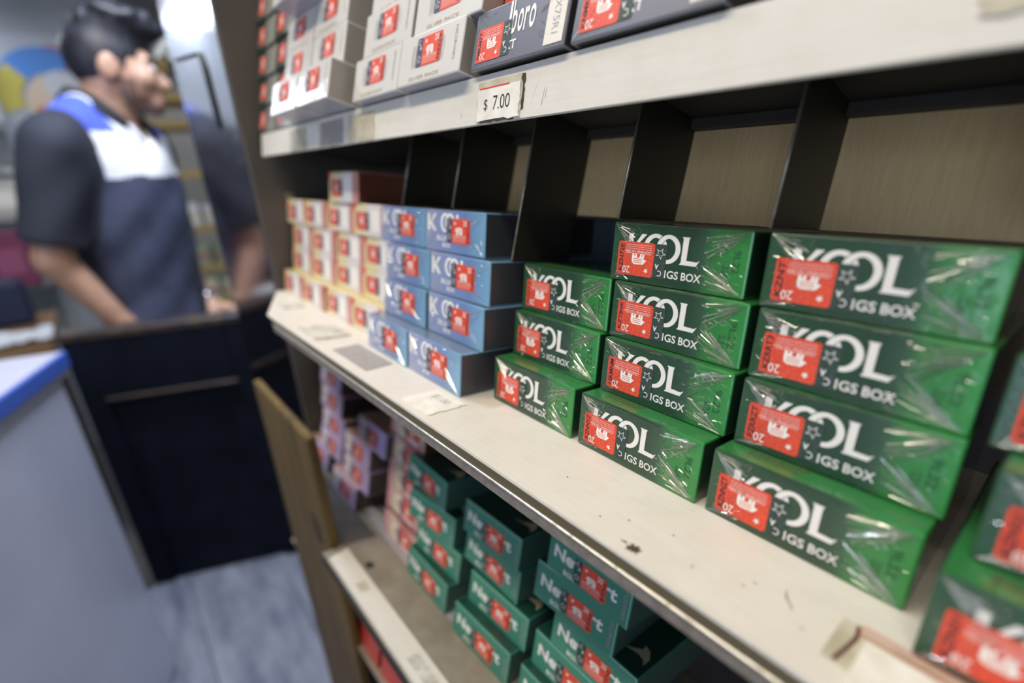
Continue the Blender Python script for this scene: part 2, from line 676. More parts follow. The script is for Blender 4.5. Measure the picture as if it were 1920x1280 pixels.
def barcode(x_face, mats, seed=3, y0=22, y1=60):
    """bars on the right narrow side (x = pack width), standing on edge"""
    rnd = random.Random(seed)
    me = bpy.data.meshes.new('bars')
    v, f = [], []
    y = y0
    while y < y1:
        w = rnd.choice((.5, .8, 1.4))
        b = len(v)
        v += [(x_face * MM, y * MM, 4 * MM), (x_face * MM, (y + w) * MM, 4 * MM), (x_face * MM, (y + w) * MM, 19 * MM), (x_face * MM, y * MM, 19 * MM)]
        f.append((b, b + 1, b + 2, b + 3))
        y += w + rnd.choice((.6, 1.0, 1.8))
    me.from_pydata(v, [], f)
    for m_ in mats:
        me.materials.append(m_)
    return me


def lettering_teal():
    p = Print()
    p.text('Newport', 4.4, 7.0, 47, 16.4, 0, -.15, .03)
    p.text('BOX', 12.6, 2.8, 20.6, 5.6, 0, -.15, .02)
    p.text('7G09082', 50.6, 3.6, 52.8, 19.2, 1, -.13, 0, 3)
    p.rect(.5, 22.0, 54.5, 22.55, 2, -.12)  # painted highlight where the top and right bevels catch light
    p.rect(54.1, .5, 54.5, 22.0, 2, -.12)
    return p.mesh([INK_W, INK_Y, mat('mint_highlight', (.30, .58, .46), .4)])


def swoosh_mesh():
    """pale tick on the wide top face"""
    pts = [(34, 11.5), (41, 14.0), (45.5, 18), (45, 21.5), (48.5, 20), (51.5, 15), (51.5, 9), (49.5, 12.5), (46, 13.5), (40, 12.5)]
    me = bpy.data.meshes.new('swoosh')
    me.from_pydata([(x * MM, y * MM, (PH + .02) * MM) for x, y in pts], [], [tuple(range(len(pts)))])
    me.materials.append(mat('pale_gold_ink', (.62, .56, .40), .5))
    return me


def lettering_white():
    p = Print()
    p.text('SILVER PACK', 11.8, 1.6, 39.2, 3.3, 0, -.15, .01)
    for x in (13.4, 15.4, 39.8):
        p.ring(x, 12.4, .95, 5.2, .28, 1, -.15, 24)
    p.text('CBW8Z203', 48.6, 5.6, 50.4, 19.8, 1, -.13, 0, 1)
    return p.mesh([INK_T, INK_Y])


def lettering_char():
    p = Print()
    v = [('Mar', 4.0, 9.9, 17.6, 15.4), ('l', 22.3, 9.9, 23.6, 22.3), ('b', 24.3, 9.9, 27.2, 22.3), ('o', 28.0, 9.9, 30.9, 18.2), ('r', 31.6, 9.9, 34.0, 18.2), ('o', 34.5, 9.9, 37.8, 18.2)]
    for t, a, b, c, d in v:
        p.text(t, a, b, c, d, 0, -.15, .012)
    p.text('NXT', 18.6, 4.3, 28.6, 7.7, 0, -.15, .02)
    return p.mesh([INK_W])


def sticker_char():
    p = Print()
    p.rect(44.6, 1.8, 54.0, 22.0, 0, -.2)
    p.text('46X75R1', 48.0, 5.0, 51.2, 20.4, 1, -.25, 0, 3)
    return p.mesh([mat('paper_strip', (.72, .68, .60), .7), INK_Y])


def lettering_cream():
    p = Print()
    p.rect(0.9, 20.6, 26, 22.0, 1, -.14)
    p.poly([(1.2, 15.5), (7, 22.2), (1.2, 22.2)], 0, -.16)
    p.rect(30.5, 4.0, 44.5, 19.0, 2, -.15, 1.5)
    return p.mesh([INK_R, CREAM_T, INK_W])


def lettering_rose():
    p = Print()
    p.ring(22, 11, 10, 8, 4, 0, -.15, 24)
    p.rect(30, 2, 52, 6, 0, -.15)
    return p.mesh([CREAM_F])


def lettering_lilac():
    p = Print()
    p.rect(2, 15.5, 18, 20.5, 0, -.15, 1.)
    p.ring(10, 9, 4, 4, 4, 0, -.15, 20)
    return p.mesh([INK_W])


def make_pack(kind, label, M, x, y, z, yaw=0., group=None, code='K7ZRN', film=True, detail=True):
    names = dict(green='green_cigarette_pack', blue='blue_cigarette_pack', cream='cream_cigarette_pack', white='white_cigarette_pack',
                 char='grey_cigarette_pack', teal='teal_cigarette_pack', lilac='lilac_cigarette_pack', rose='rose_cigarette_pack',
                 dark='dark_green_cigarette_pack', red='red_cigarette_pack', navy='navy_cigarette_pack', dgreen='green_cigarette_pack')
    root = thing(names[kind], label, 'cigarette pack', M @ T(x * MM, y * MM, z * MM) @ RZ(yaw), group)

    def part(n, key, fn):
        return link(n, cached(key, fn), root)
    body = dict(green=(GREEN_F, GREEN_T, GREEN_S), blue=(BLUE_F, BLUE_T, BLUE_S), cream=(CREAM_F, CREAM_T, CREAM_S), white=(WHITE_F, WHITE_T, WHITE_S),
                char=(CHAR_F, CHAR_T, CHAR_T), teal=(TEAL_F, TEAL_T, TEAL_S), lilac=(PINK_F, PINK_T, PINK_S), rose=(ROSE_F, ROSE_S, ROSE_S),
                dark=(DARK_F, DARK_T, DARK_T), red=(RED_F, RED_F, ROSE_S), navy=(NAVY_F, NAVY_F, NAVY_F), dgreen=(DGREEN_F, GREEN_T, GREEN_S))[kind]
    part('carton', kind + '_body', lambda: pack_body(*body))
    if kind in ('green', 'dgreen'):
        part('lettering', 'green_let', lettering_green)
        part('top_print', 'green_top', top_print)
        link('date_code', datecode_green(sum(ord(ch) for ch in code)), root) if kind == 'green' else None
        put_stamp(root, 3.3, 2.6, code, False, True)
        part('wrapper_folds', 'film%d' % random.randint(0, 3), lambda: film_mesh(random.randint(0, 999)))
    elif kind == 'blue':
        part('lettering', 'blue_let', lettering_blue)
        put_stamp(root, 26.4, 5.6, code, True, False)
        part('barcode', 'blue_bar', lambda: barcode(PW + .08, [INK_B]))
        part('wrapper_folds', 'filmb%d' % random.randint(0, 3), lambda: film_mesh(random.randint(0, 999), 26))
    elif kind == 'teal':
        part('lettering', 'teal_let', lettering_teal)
        put_stamp(root, 24.2, 3.6, code, False, False)
        part('pale_tick', 'teal_sw', swoosh_mesh)
    elif kind == 'white':
        part('lettering', 'white_let', lettering_white)
        put_stamp(root, 22.0, 7.1, code, True, False)
        part('side_patch', 'white_patch', lambda: barcode(PW + .08, [INK_K], 5, 30, 52))
    elif kind == 'char':
        part('lettering', 'char_let', lettering_char)
        put_stamp(root, 3.2, 2.6, code, False, True)
        part('sticker', 'char_st', sticker_char)
        part('wrapper_folds', 'filmc', lambda: film_mesh(77, 22))
    elif kind == 'cream':
        part('lettering', 'cream_let', lettering_cream)
        link('tax_stamp', cached('cream_stamp', lambda: _stamp_only(5.5, 4.2, True, True)), root)
    elif kind == 'lilac':
        part('lettering', 'lilac_let', lettering_lilac)
        link('tax_stamp', cached('lilac_stamp', lambda: _stamp_only(24, 4.2, False, True)), root)
    elif kind == 'rose':
        part('lettering', 'rose_let', lettering_rose)
        link('tax_stamp', cached('rose_stamp', lambda: _stamp_only(30, 5, False, True)), root)
    elif kind == 'dark':
        link('tax_stamp', cached('dark_stamp', lambda: _stamp_only(9, 4.5, True, True)), root)
    return root


def _stamp_only(x, z, flip, navy):
    b, p = stamp()
    if flip:
        b.spin(8.2, 6.5)
        p.spin(8.2, 6.5)
    n = len(b.v)
    b.v += p.v
    b.f += [tuple(i + n for i in f) for f in p.f]
    b.m += [{0: 2, 1: 0, 2: 3}[m_] for m_ in p.m]
    b.v = [(a + x * MM, c, e + z * MM) for a, c, e in b.v]
    return b.mesh([STAMP_R, STAMP_N if navy else STAMP_D, INK_W, INK_K])


ROW = 22.94
ORD4 = ['bottom', 'second from the bottom', 'third from the bottom', 'topmost']

# green packs, middle shelf: (x, y, yaw, code)
G1 = [(-45.7, -6.9, -1.1, 'KZRN7'), (-44.2, 3.5, -.5, 'KZNR3'), (-43.9, 7.4, -.8, 'KZJT2')]
G2 = [(13.1, -7.8, -1.2, 'KZNNYZ'), (14.8, 1.5, -.8, '12KMNM'), (13.9, 5.0, .1, 'KZTJNE'), (9.7, 6.7, 1.9, 'KZN72E')]
G3 = [(71.6, -8.6, -.5, 'KZNNZT'), (72.9, 1.0, .6, 'FZRRZT'), (72.5, 3.3, -.9, 'KZRRT3'), (71.6, 3.8, 1.6, 'KZNT')]
G4 = [(131.0, -23.0, -.5, 'KZN31'), (134.6, -11.5, -.8, 'KZN32'), (131.0, 1.5, -.5, 'KZN33')]
GG = 'green cigarette packs on the middle shelf'
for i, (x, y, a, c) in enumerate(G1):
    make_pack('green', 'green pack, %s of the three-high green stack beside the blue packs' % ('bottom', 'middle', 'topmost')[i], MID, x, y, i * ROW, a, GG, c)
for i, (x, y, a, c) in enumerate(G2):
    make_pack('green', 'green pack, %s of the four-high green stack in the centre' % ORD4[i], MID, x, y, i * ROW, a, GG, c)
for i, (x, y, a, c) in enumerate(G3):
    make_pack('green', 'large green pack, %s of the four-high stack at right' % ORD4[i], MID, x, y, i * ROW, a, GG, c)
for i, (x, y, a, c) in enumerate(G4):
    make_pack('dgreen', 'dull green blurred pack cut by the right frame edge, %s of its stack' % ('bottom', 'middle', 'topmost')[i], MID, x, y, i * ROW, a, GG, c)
make_pack('navy', 'dark navy pack pushed far back on the three-high green stack', MID, -40, 52, 3 * ROW - .4, 0)

# blue packs
B2 = [(-110.1, -20.1, -1.3), (-107.1, -8.8, -1.5), (-107.5, -7.4, .5), (-117.5, -4.4, 1.2)]
B1 = [(-166.2, -19.4, -1.3), (-163.4, -8.7, -1.3), (-164.2, -6.5, -.5), (-176.6, -3.2, .9)]
for i, (x, y, a) in enumerate(B2):
    make_pack('blue', 'blue pack, %s of the blue stack next to the green packs' % ORD4[i], MID, x, y, i * ROW, a, 'blue cigarette packs on the middle shelf')
for i, (x, y, a) in enumerate(B1):
    make_pack('blue', 'blue pack, %s of the blue stack touching the cream packs' % ORD4[i], MID, x, y, i * ROW, a, 'blue cigarette packs on the middle shelf')

# cream packs: four columns (counted from the blue packs) by four rows and one on top
for c in range(4):
    for r in range(4):
        x = -222 - 56 * c - (14 if r == 3 else 0) + (0, 0, 1.5, 0)[r] - (1.2 if c == 3 else 0)
        y = (-6.5, 3.0, 4.0, 2.5)[r] + (c % 2) * .8
        cw = ('nearest the blue packs', 'second from the blue packs', 'third from the blue packs', 'at the dark left panel')[c]
        if x < -399:
            x = -399
        make_pack('cream', 'cream and red pack, %s row of the cream column %s' % (('bottom', 'second', 'third', 'top')[r], cw), MID, x, y, r * ROW, (-1, .5, -.4, .3)[r], 'cream and red packs on the middle shelf')
make_pack('cream', 'single cream pack lying alone on top of the cream columns', MID, -279, 1.0, 4 * ROW, .5)

# upper shelf
make_pack('char', 'slate grey pack with a paper strip above the dollar price tag', UPP, -52.6, -22.6, .2, -.2, 'slate grey packs on the top shelf', 'FMKM7T')
make_pack('char', 'slate grey pack cut by the top frame edge, on the pack above the price tag', UPP, -52.6, -14, .2 + ROW, 0, 'slate grey packs on the top shelf', 'KMMT4')
make_pack('char', 'dark slate pack, bottom right on the top shelf', UPP, 5.0, -22.2, .2, -.2, 'slate grey packs on the top shelf', 'KNMK2')
for i, (x, y) in enumerate([(-111.6, -26.0), (-103.6, -24.5), (-104, -22)]):
    make_pack('white', 'white pack, %s of the white stack beside the slate grey packs' % ('bottom', 'second', 'third')[i], UPP, x, y, .2 + i * ROW, .2, 'white packs on the top shelf')
for i, (x, y) in enumerate([(-168.4, -25.2), (-160.6, -25.0), (-163, -22)]):
    make_pack('white', 'white pack, %s of the second white stack from the slate packs' % ('bottom', 'second', 'third')[i], UPP, x, y, .2 + i * ROW, -.2, 'white packs on the top shelf')
for c, x0 in enumerate((-231, -289)):
    for i, (dx, y) in enumerate([(0, -37.5), (-2, -30), (-3, -30), (12, -46)]):
        if c == 0 and i == 3:
            dx, y = 0, -28
        make_pack('white', 'white pack in the glare, %s of the %s glaring white stack' % (ORD4[i], ('right', 'left')[c]), UPP, x0 + dx, y, .2 + i * ROW, 0, 'white packs on the top shelf')
for c, x0 in enumerate((-346, -402)):
    for i in range(5):
        x = x0 + (0, 6, 4, 2, 0)[i]
        x = max(x, -399)
        make_pack('dark', 'dark green pack, %s of the %s dark stack by the left panel' % (('bottom', 'second', 'middle', 'fourth', 'topmost')[i], ('inner', 'outer')[c]), UPP, x, -20 - 2.2 * i, .2 + i * ROW, 0, 'dark green packs on the top shelf')

# lower shelf
TG = 'teal cigarette packs on the lower shelf'
N1 = [(-157.1, 3.8, -.6), (-154.8, 8.1, 2.1), (-164.0, 4.7, 4.5), (-176.4, 8.0, -1.0)]
N2 = [(-88.2, .7, 2.3), (-84.9, 8.4, 2.5), (-98.3, 11.8, .2), (-98.8, 7.7, 1.7)]
N3 = [(-25.5, 4.6, 0), (-23.2, 10.2, 0), (-11.3, 9.5, 0), (-26.1, 5.9, 2.5), (-19.5, 5.4, -.8)]
LR = 22.3
LRW = 22.86
for i, (x, y, a) in enumerate(N1):
    make_pack('teal', 'teal pack, %s of the left teal stack beside the rose packs' % ORD4[i], LOW, x, y, .2 + i * LRW, a, TG, 'ZKN%d' % i)
for i, (x, y, a) in enumerate(N2):
    make_pack('teal', 'teal pack, %s of the middle teal stack' % ORD4[i], LOW, x, y, .2 + i * LRW, a, TG, 'KZR%d' % i)
for i, (x, y, a) in enumerate(N3):
    make_pack('teal', 'teal pack, %s of the right, largest teal stack' % ('bottom', 'second from the bottom', 'third from the bottom', 'fourth from the bottom', 'topmost')[i], LOW, x, y, .2 + i * LRW, a, TG, '7G%d' % i)
PA = [(-391, 8), (-360, 8), (-358, 8), (-366, 8), (-372, 8)]
PB = [(-308, 2), (-291, 5), (-291, 4), (-268, 6)]
PC = [(-214, 12), (-219, 15), (-218, 14), (-221, 14), (-223, 15)]
for i, (x, y) in enumerate(PA):
    make_pack('lilac', 'lilac pack, %s of the far left lilac stack' % ('bottom', 'second', 'middle', 'fourth', 'topmost')[i], LOW, x, y, .2 + i * LRW, 0, 'lilac packs on the lower shelf')
for i, (x, y) in enumerate(PB):
    make_pack('lilac', 'lilac pack, %s of the lilac stack beside the rose packs' % ORD4[i], LOW, x, y, .2 + i * LRW, 0, 'lilac packs on the lower shelf')
for i, (x, y) in enumerate(PC):
    make_pack('rose', 'rose and cream pack, %s of the stack beside the left teal stack' % ('bottom', 'second', 'middle', 'fourth', 'topmost')[i], LOW, x, y, .2 + i * LRW, 0, 'rose packs on the lower shelf')

# lowest shelf, red packs seen under the lower price rail
for c in range(3):
    for r in range(3):
        make_pack('red', 'red pack low under the white rail, %s row, %s column' % (('bottom', 'middle', 'top')[r], ('left', 'middle', 'right')[c]), BOT, -236 + 60 * c, -24, .2 + r * LRW, 0, 'red packs on the lowest shelf')

# ------------------------------------------------------------------ the display rack
def plate_mat(name, c1, c2, rough=.35):
    m = speckle(mat(name, c1, rough, 0, .3, .2), c1, c2, 60, (1, 1, 1), .3, .75, 6)
    return m


PAINT = mat('worn_white_paint', (.78, .75, .68), .42)
_v = objcoord(PAINT)
_r1 = ramp(PAINT, [(.0, (.055, .04, .025)), (.285, (.10, .075, .045)), (.30, (.62, .58, .50)), (.55, (.68, .645, .575)), (.8, (.72, .69, .63))])
lk(PAINT, noise(PAINT, _v, 55, 8, .72), _r1.inputs[0])
_mixw = nd(PAINT, 'ShaderNodeMixRGB')
_mixw.inputs[0].default_value = .35
_st = ramp(PAINT, [(.3, (.64, .60, .51)), (.7, (.76, .735, .68))])
lk(PAINT, noise(PAINT, objcoord(PAINT, (6, 120, 120)), 6, 5), _st.inputs[0])
lk(PAINT, _r1.outputs[0], _mixw.inputs[1])
lk(PAINT, _st.outputs[0], _mixw.inputs[2])
lk(PAINT, _mixw.outputs[0], bsdf(PAINT).inputs['Base Color'])
bump(PAINT, objcoord(PAINT, (8, 90, 90)), 10, .12, .0004)
DIRTY = plate_mat('dirty_beige_paint', (.21, .185, .14), (.31, .28, .225), .5)
BARE = speckle(mat('bare_grey_metal', (.3, .28, .25), .38, .75), (.20, .18, .14), (.42, .39, .34), 260, (1, 1, 1), .3, .7, 6)
BRIGHT = speckle(mat('rubbed_bead', (.8, .75, .6), .3, .85), (.45, .40, .28), (.92, .88, .76), 420, (1, 1, 1), .30, .5, 5)
BRUSH = mat('brushed_back_metal', (.5, .42, .3), .32, .45)
_b = speckle(BRUSH, (.74, .52, .25), (.84, .62, .33), 40, (30, 30, 2), .3, .7, 5)
bump(BRUSH, objcoord(BRUSH, (60, 60, 3)), 30, .10, .0004)
BLACKM = mat('dark_divider_metal', (.018, .017, .012), .5, .2)
DARKB = mat('dark_inner_board', (.03, .025, .02), .7)
SIDEP = speckle(mat('grey_brown_panel', (.09, .07, .06), .45, .0), (.075, .066, .058), (.10, .085, .072), 9)

rack = thing('display_rack', 'painted metal cigarette display rack with sloping white shelves', 'rack')


def on(frame, o):
    o.parent = rack
    o.matrix_parent_inverse = Matrix.Identity(4)
    o.matrix_basis = frame
    return o


def rack_plate(name, frame, poly, z0, z1, m):
    bm = bmesh.new()
    prism(bm, [(x * MM, y * MM) for x, y in poly], 'z', z0 * MM, z1 * MM)
    bmesh.ops.recalc_face_normals(bm, faces=bm.faces)
    return on(frame, link(name, bm_mesh(bm), None, [m]))


def profile(name, frame, pts, x0, x1, m):
    bm = bmesh.new()
    prism(bm, [(y * MM, z * MM) for y, z in pts], 'x', x0 * MM, x1 * MM)
    bmesh.ops.recalc_face_normals(bm, faces=bm.faces)
    return on(frame, link(name, bm_mesh(bm), None, [m]))


# middle shelf: plate, channel, rubbed bead, lower face
rack_plate('shelf_plate', MID, [(-290, -50), (345, -50), (345, 112), (-399, 112), (-399, -12)], -1.2, -.05, PAINT)
profile('channel_groove', MID, [(-48.6, -1.25), (-50.1, -1.25), (-50.5, -4.6), (-48.6, -4.6)], -278, 345, mat('olive_groove', (.085, .07, .038), .55))
profile('shelf_channel', MID, [(-48.6, -4.65), (-50.6, -4.65), (-50.4, -9.8), (-48.5, -10.6), (-30, -10.6), (-30, -9.8), (-48.6, -9.6)], -272, 345, speckle(mat('taupe_metal', (.25, .22, .19), .5, .3), (.20, .175, .145), (.29, .26, .225), 260))
bm = bmesh.new()
add_tube(bm, [(x * MM, -.0507, -.0049) for x in range(-272, 346, 12)], .00055, 8)
on(MID, link('edge_bead', bm_mesh(bm), None, [BRIGHT]))
# upper shelf: plate, front lip, hanging dividers, back panel
rack_plate('shelf_plate', UPP, [(-399, -15), (345, -15), (345, 100), (-399, 100)], -1.6, -.05, DARKB)
profile('shelf_lip', MID, [(-17.8, 147.6), (-19.2, 147.6), (-20.0, 128.6), (-19.0, 128.2), (-18.0, 140), (-15.4, 145.4), (-15.4, 146.6)], -385, 345, PAINT)
for x in (-164, -105.5, -47, 11.9, 70.45, 129, 187.5):
    drop = 0 if abs(x + 47) > 1 else 24
    lo = -51 - drop
    bm = bmesh.new()
    prism(bm, [(.0142, lo * MM), (.0535, (lo + 6.3) * MM), (.0535, -.0018), (.0142, -.0018)], 'x', (x - .3) * MM, (x + .3) * MM)
    bmesh.ops.recalc_face_normals(bm, faces=bm.faces)
    on(UPP, link('divider', bm_mesh(bm), None, [BLACKM]))
    bm = bmesh.new()
    add_tube(bm, [(x * MM, .0140, lo * MM), (x * MM, .0140, -.0018)], .0005, 6)
    on(UPP, link('divider_edge_glint', bm_mesh(bm), None, [BARE]))  # paler strip stands in for light caught on the divider's front edge
bm = bmesh.new()
add_box(bm, (-.208, .0545, -.0444), (.345, .0560, -.0018))
on(UPP, link('back_panel', bm_mesh(bm), None, [BRUSH]))
bm = bmesh.new()
add_box(bm, (-.208, .0500, -.0060), (.345, .0540, -.0019))
on(UPP, link('back_rail', bm_mesh(bm), None, [DARKB]))
# lower shelf and its white rail
rack_plate('shelf_plate', LOW, [(-210, -43), (345, -43), (345, 110), (-399, 110), (-399, 4), (-210, 4)], -1.4, -.05, DIRTY)
rack_plate('shelf_plate', LOW, [(-399, -24), (-210.5, -26), (-210.5, 3.8), (-399, 3.8)], -1.4, -.05, plate_mat('dark_dirty_paint', (.07, .065, .055), (.11, .10, .09), .5))
rack_plate('price_rail', LOW, [(-198, -42), (345, -42), (345, -25.5), (-203, -25.5)], -.02, 2.2, PAINT)
rack_plate('shelf_liner', LOW, [(-262, 11), (-95, 4), (-95, 100), (-262, 100)], -.04, .1, mat('blue_grey_liner', (.34, .34, .38), .5))
profile('shelf_channel', LOW, [(-43, -1.4), (-43, -8), (-41.6, -8), (-41.6, -1.4)], -210, 345, DARKB)
# lowest shelf
rack_plate('shelf_plate', BOT, [(-399, -28), (345, -28), (345, 110), (-399, 110)], -1.4, -.05, DIRTY)
# side panels and back boards (upright in the room)
def rbox(name, lo, hi, m, bev=.001):
    return on(Matrix.Identity(4), box(name, lo, hi, m, None, bev))


rbox('side_panel', (-.4040, -.0120, .28), (-.4000, .2000, 1.95), SIDEP)
rbox('side_panel', (.3460, -.0120, .28), (.3500, .2000, 1.95), SIDEP)
rbox('back_board', (-.4000, .1960, .28), (.3460, .2000, 1.95), DARKB)
# screw heads on the left panel
bm = bmesh.new()
add_tube(bm, [(-.4, .020, 1.2275), (-.397, .020, 1.2275)], .004, 12)
on(Matrix.Identity(4), link('screw_head', bm_mesh(bm, False), None, [BRIGHT]))
bm = bmesh.new()
add_tube(bm, [(-.177, -.018, -.0008), (-.177, -.018, .0006)], .0034, 14)
on(LOW, link('mounting_hole', bm_mesh(bm), None, [INK_K]))


# price tags stuck on the shelves
PAPER = speckle(mat('tag_paper', (.75, .72, .64), .7), (.70, .66, .56), (.80, .78, .72), 150)
OLDP = speckle(mat('old_tape', (.5, .45, .33), .6), (.42, .38, .27), (.58, .53, .41), 90)
GREYP = speckle(mat('grey_label', (.32, .30, .28), .6), (.30, .28, .26), (.36, .34, .32), 300)
WORNP = speckle(mat('worn_label', (.5, .48, .42), .6), (.42, .40, .34), (.66, .64, .58), 110)


def torn(x0, y0, x1, y1, seed, rough=(1, 1, 1, 1), amp=.8):
    rnd = random.Random(seed)
    c = [(x0, y0), (x1, y0), (x1, y1), (x0, y1)]
    out = []
    for i in range(4):
        a, b = c[i], c[(i + 1) % 4]
        n = 9 if rough[i] else 1
        for k in range(n):
            t = k / n
            j = rnd.uniform(-amp, amp) if rough[i] and k else 0
            dx, dy = b[0] - a[0], b[1] - a[1]
            L = math.hypot(dx, dy)
            out.append((a[0] + dx * t - dy / L * j, a[1] + dy * t + dx / L * j))
    return out


def lip_tag(name, poly, m, t0, t1, frame=None):
    """poly in (x,z) on the upright front lip"""
    bm = bmesh.new()
    prism(bm, [(x * MM, z * MM) for x, z in poly], 'y', -t1 * MM, -t0 * MM)
    bmesh.ops.recalc_face_normals(bm, faces=bm.faces)
    return on(frame, link(name, bm_mesh(bm), None, [m]))


LIP = MID @ T(0, -.0192, .1476) @ RX(-2.4)     # x along the lip, z up from the lip's top edge (negative downwards), y outwards negative
TORN_SHADE = mat('shadow_brown', (.05, .035, .025), .8)
lip_tag('old_tag', torn(-49.5, -18.6, -21.0, -2.8, 4, (1, 1, 0, 1)), OLDP, .05, .35, LIP)
lip_tag('torn_edge_shadow', torn(-21.6, -15.5, -19.6, -3.0, 8, (1, 1, 0, 1), .5), TORN_SHADE, .02, .30, LIP)  # dark strip painted as the shadow line along the torn tag
lip_tag('torn_edge_shadow', torn(-47, -18.9, -25, -17.9, 9, (1, 0, 1, 0), .25), TORN_SHADE, .02, .45, LIP)
t = lip_tag('price_tag', torn(-48.6, -18.2, -21.5, -5.6, 5, (1, 1, 0, 0), .5), PAPER, .35, .75, LIP)
t['label'] = 'torn white price tag with a red line'
p = Print()
p.text('$', -44.2, -14.6, -41.6, -9.8, 0, -.80)
p.text('7.00', -38.0, -14.4, -27.2, -9.0, 0, -.80)
p.rect(-47.6, -5.9, -28.0, -5.3, 1, -.80)
on(LIP, link('tag_print', p.mesh([INK_K, INK_R])))
for k, (a, b, m_) in enumerate(((-186, -150, OLDP), (-235, -196, GREYP), (-300, -262, OLDP), (-262, -238, PAPER))):
    lip_tag('old_tag', torn(a, -18.5, b, -3, 11 + k, (1, 1, 0, 1)), m_, .05, .4 + .1 * k, LIP)
lip_tag('old_tag', torn(112, -13, 150, 0, 21), OLDP, .05, .5, LIP)
for k, (a, b, c, d_) in enumerate(((-9.5, -15.5, -8.2, -9.5), (-7.8, -13.2, -7.2, -10.2), (-15.6, -14.6, -11.6, -5.2), (-62, -15.5, -61.4, -13.0))):
    lip_tag('scratch', [(a, b), (a + .22, b), (c + .12, d_), (c, d_)], WORNP if k == 2 else BARE, -.02, .04, LIP)


def plate_tag(frame, poly, m, t0, t1, name='old_tag'):
    bm = bmesh.new()
    prism(bm, [(x * MM, y * MM) for x, y in poly], 'z', t0 * MM, t1 * MM)
    bmesh.ops.recalc_face_normals(bm, faces=bm.faces)
    return on(frame, link(name, bm_mesh(bm), None, [m]))


plate_tag(MID, torn(-70, -46, -45, -24, 31, (1, 1, 0, 0)), PAPER, .0, .5, 'price_tag')
p = Print()
p.text('$1.00', -64, 0, -51, 5, 0, 0)
o = on(MID @ T(0, -.0335, .00056) @ RX(-90), link('tag_print', p.mesh([INK_Y])))
plate_tag(MID, [(-168, -43), (-118, -43), (-122, -24), (-172, -24)], GREYP, 0, .35, 'blank_tag')
plate_tag(MID, torn(-232, -44, -194, -20, 33, (1, 1, 1, 1), 1.6), WORNP, 0, 1.4)
plate_tag(MID, torn(-330, -32, -305, -14, 36, (1, 1, 1, 1), 1.6), WORNP, 0, .9)
plate_tag(MID, torn(117.6, -40.5, 190, -23.7, 34, (0, 1, 1, 0), .8), OLDP, 0, .4)
plate_tag(MID, torn(123.5, -46, 190, -28.5, 35, (0, 1, 0, 0), .5), PAPER, .4, .9, 'price_tag')
plate_tag(MID, [(120.6, -40), (121.4, -34.5), (122.2, -29), (121.4, -24.2), (120.6, -24.2), (121.2, -29), (120.5, -34.5), (119.6, -40)], INK_B, .4, .55, 'torn_crease')
p = Print()
for k in range(2):
    p.rect(121.5, .0 + k * 2.9, 150, .5 + k * 2.9, 0, 0)
on(MID @ T(0, -.0272, .0008) @ RX(-90), link('tag_print', p.mesh([INK_R])))
plate_tag(LOW, [(-82, -38), (-44, -38), (-44, -30), (-82, -30)], WORNP, 2.2, 2.4, 'blank_tag')
plate_tag(LOW, torn(-160, -37, -150, -30, 39), OLDP, 2.2, 2.35)
# chipped paint by the edge, a hair and specks
CHIP = mat('rusty_chip', (.07, .045, .025), .7)
plate_tag(MID, torn(67.6, -46.6, 71.6, -43.6, 51, (1, 1, 1, 1), .9), CHIP, -.05, .04, 'paint_chip')
plate_tag(MID, torn(64.8, -45.0, 66.6, -44.4, 52, (1, 1, 1, 1), .3), CHIP, -.05, .04, 'paint_chip')
for k, (x, y) in enumerate(((98, -30), (96.4, -33.5), (53, -41), (84, -38), (73, -30), (30, -32), (112, -36), (60, -35))):
    plate_tag(MID, torn(x, y, x + .5, y + .35, 60 + k, (1, 1, 1, 1), .2), INK_K, -.05, .05, 'paint_chip')
tag(tube('loose_hair', [MID @ Vector((x * MM, y * MM, .0004)) for x, y in ((104.8, -25.6), (105.2, -27.6), (106.2, -29.3), (107.6, -30.6), (108.3, -32.4))], [.00004, .00011, .00013, .00011, .00005], INK_K, None, 6),
    'short dark curved hair lying on the white middle shelf', 'hair')

# ------------------------------------------------------------------ steel cabinet beyond the rack, wooden board, gate, counter, platform
STEEL = mat('polished_steel', (.62, .60, .60), .07, 1.0)
_n = nd(STEEL, 'ShaderNodeMapRange')
_n.inputs['To Min'].default_value = .05
_n.inputs['To Max'].default_value = .16
lk(STEEL, noise(STEEL, objcoord(STEEL, (2, 2, 6)), 5, 5), _n.inputs[0])
lk(STEEL, _n.outputs[0], bsdf(STEEL).inputs['Roughness'])
cabt = thing('steel_cabinet', 'tall polished steel cabinet mirroring the man at the end of the rack', 'cabinet', T(-.406, -.0118, .28) @ RZ(.4) @ T(-.124, .1118, 0))
box('body', (-.105, -.110, 0), (.124, .1, 1.67), mat('cabinet_grey', (.14, .12, .11), .5), cabt, .002)
box('door', (-.103, -.1118, .02), (.122, -.1100, 1.65), STEEL, cabt)
tube('mirrored_line', [(-.075, -.1118, 1.098), (-.073, -.1135, 1.098), (.045, -.1135, 1.085), (.053, -.1135, 1.07), (.057, -.1135, 1.02), (.057, -.1118, 1.015)], .0016, mat('black_reflection', (.01, .01, .01), .5), cabt)  # added bar, shaped after a black line reflected in the door

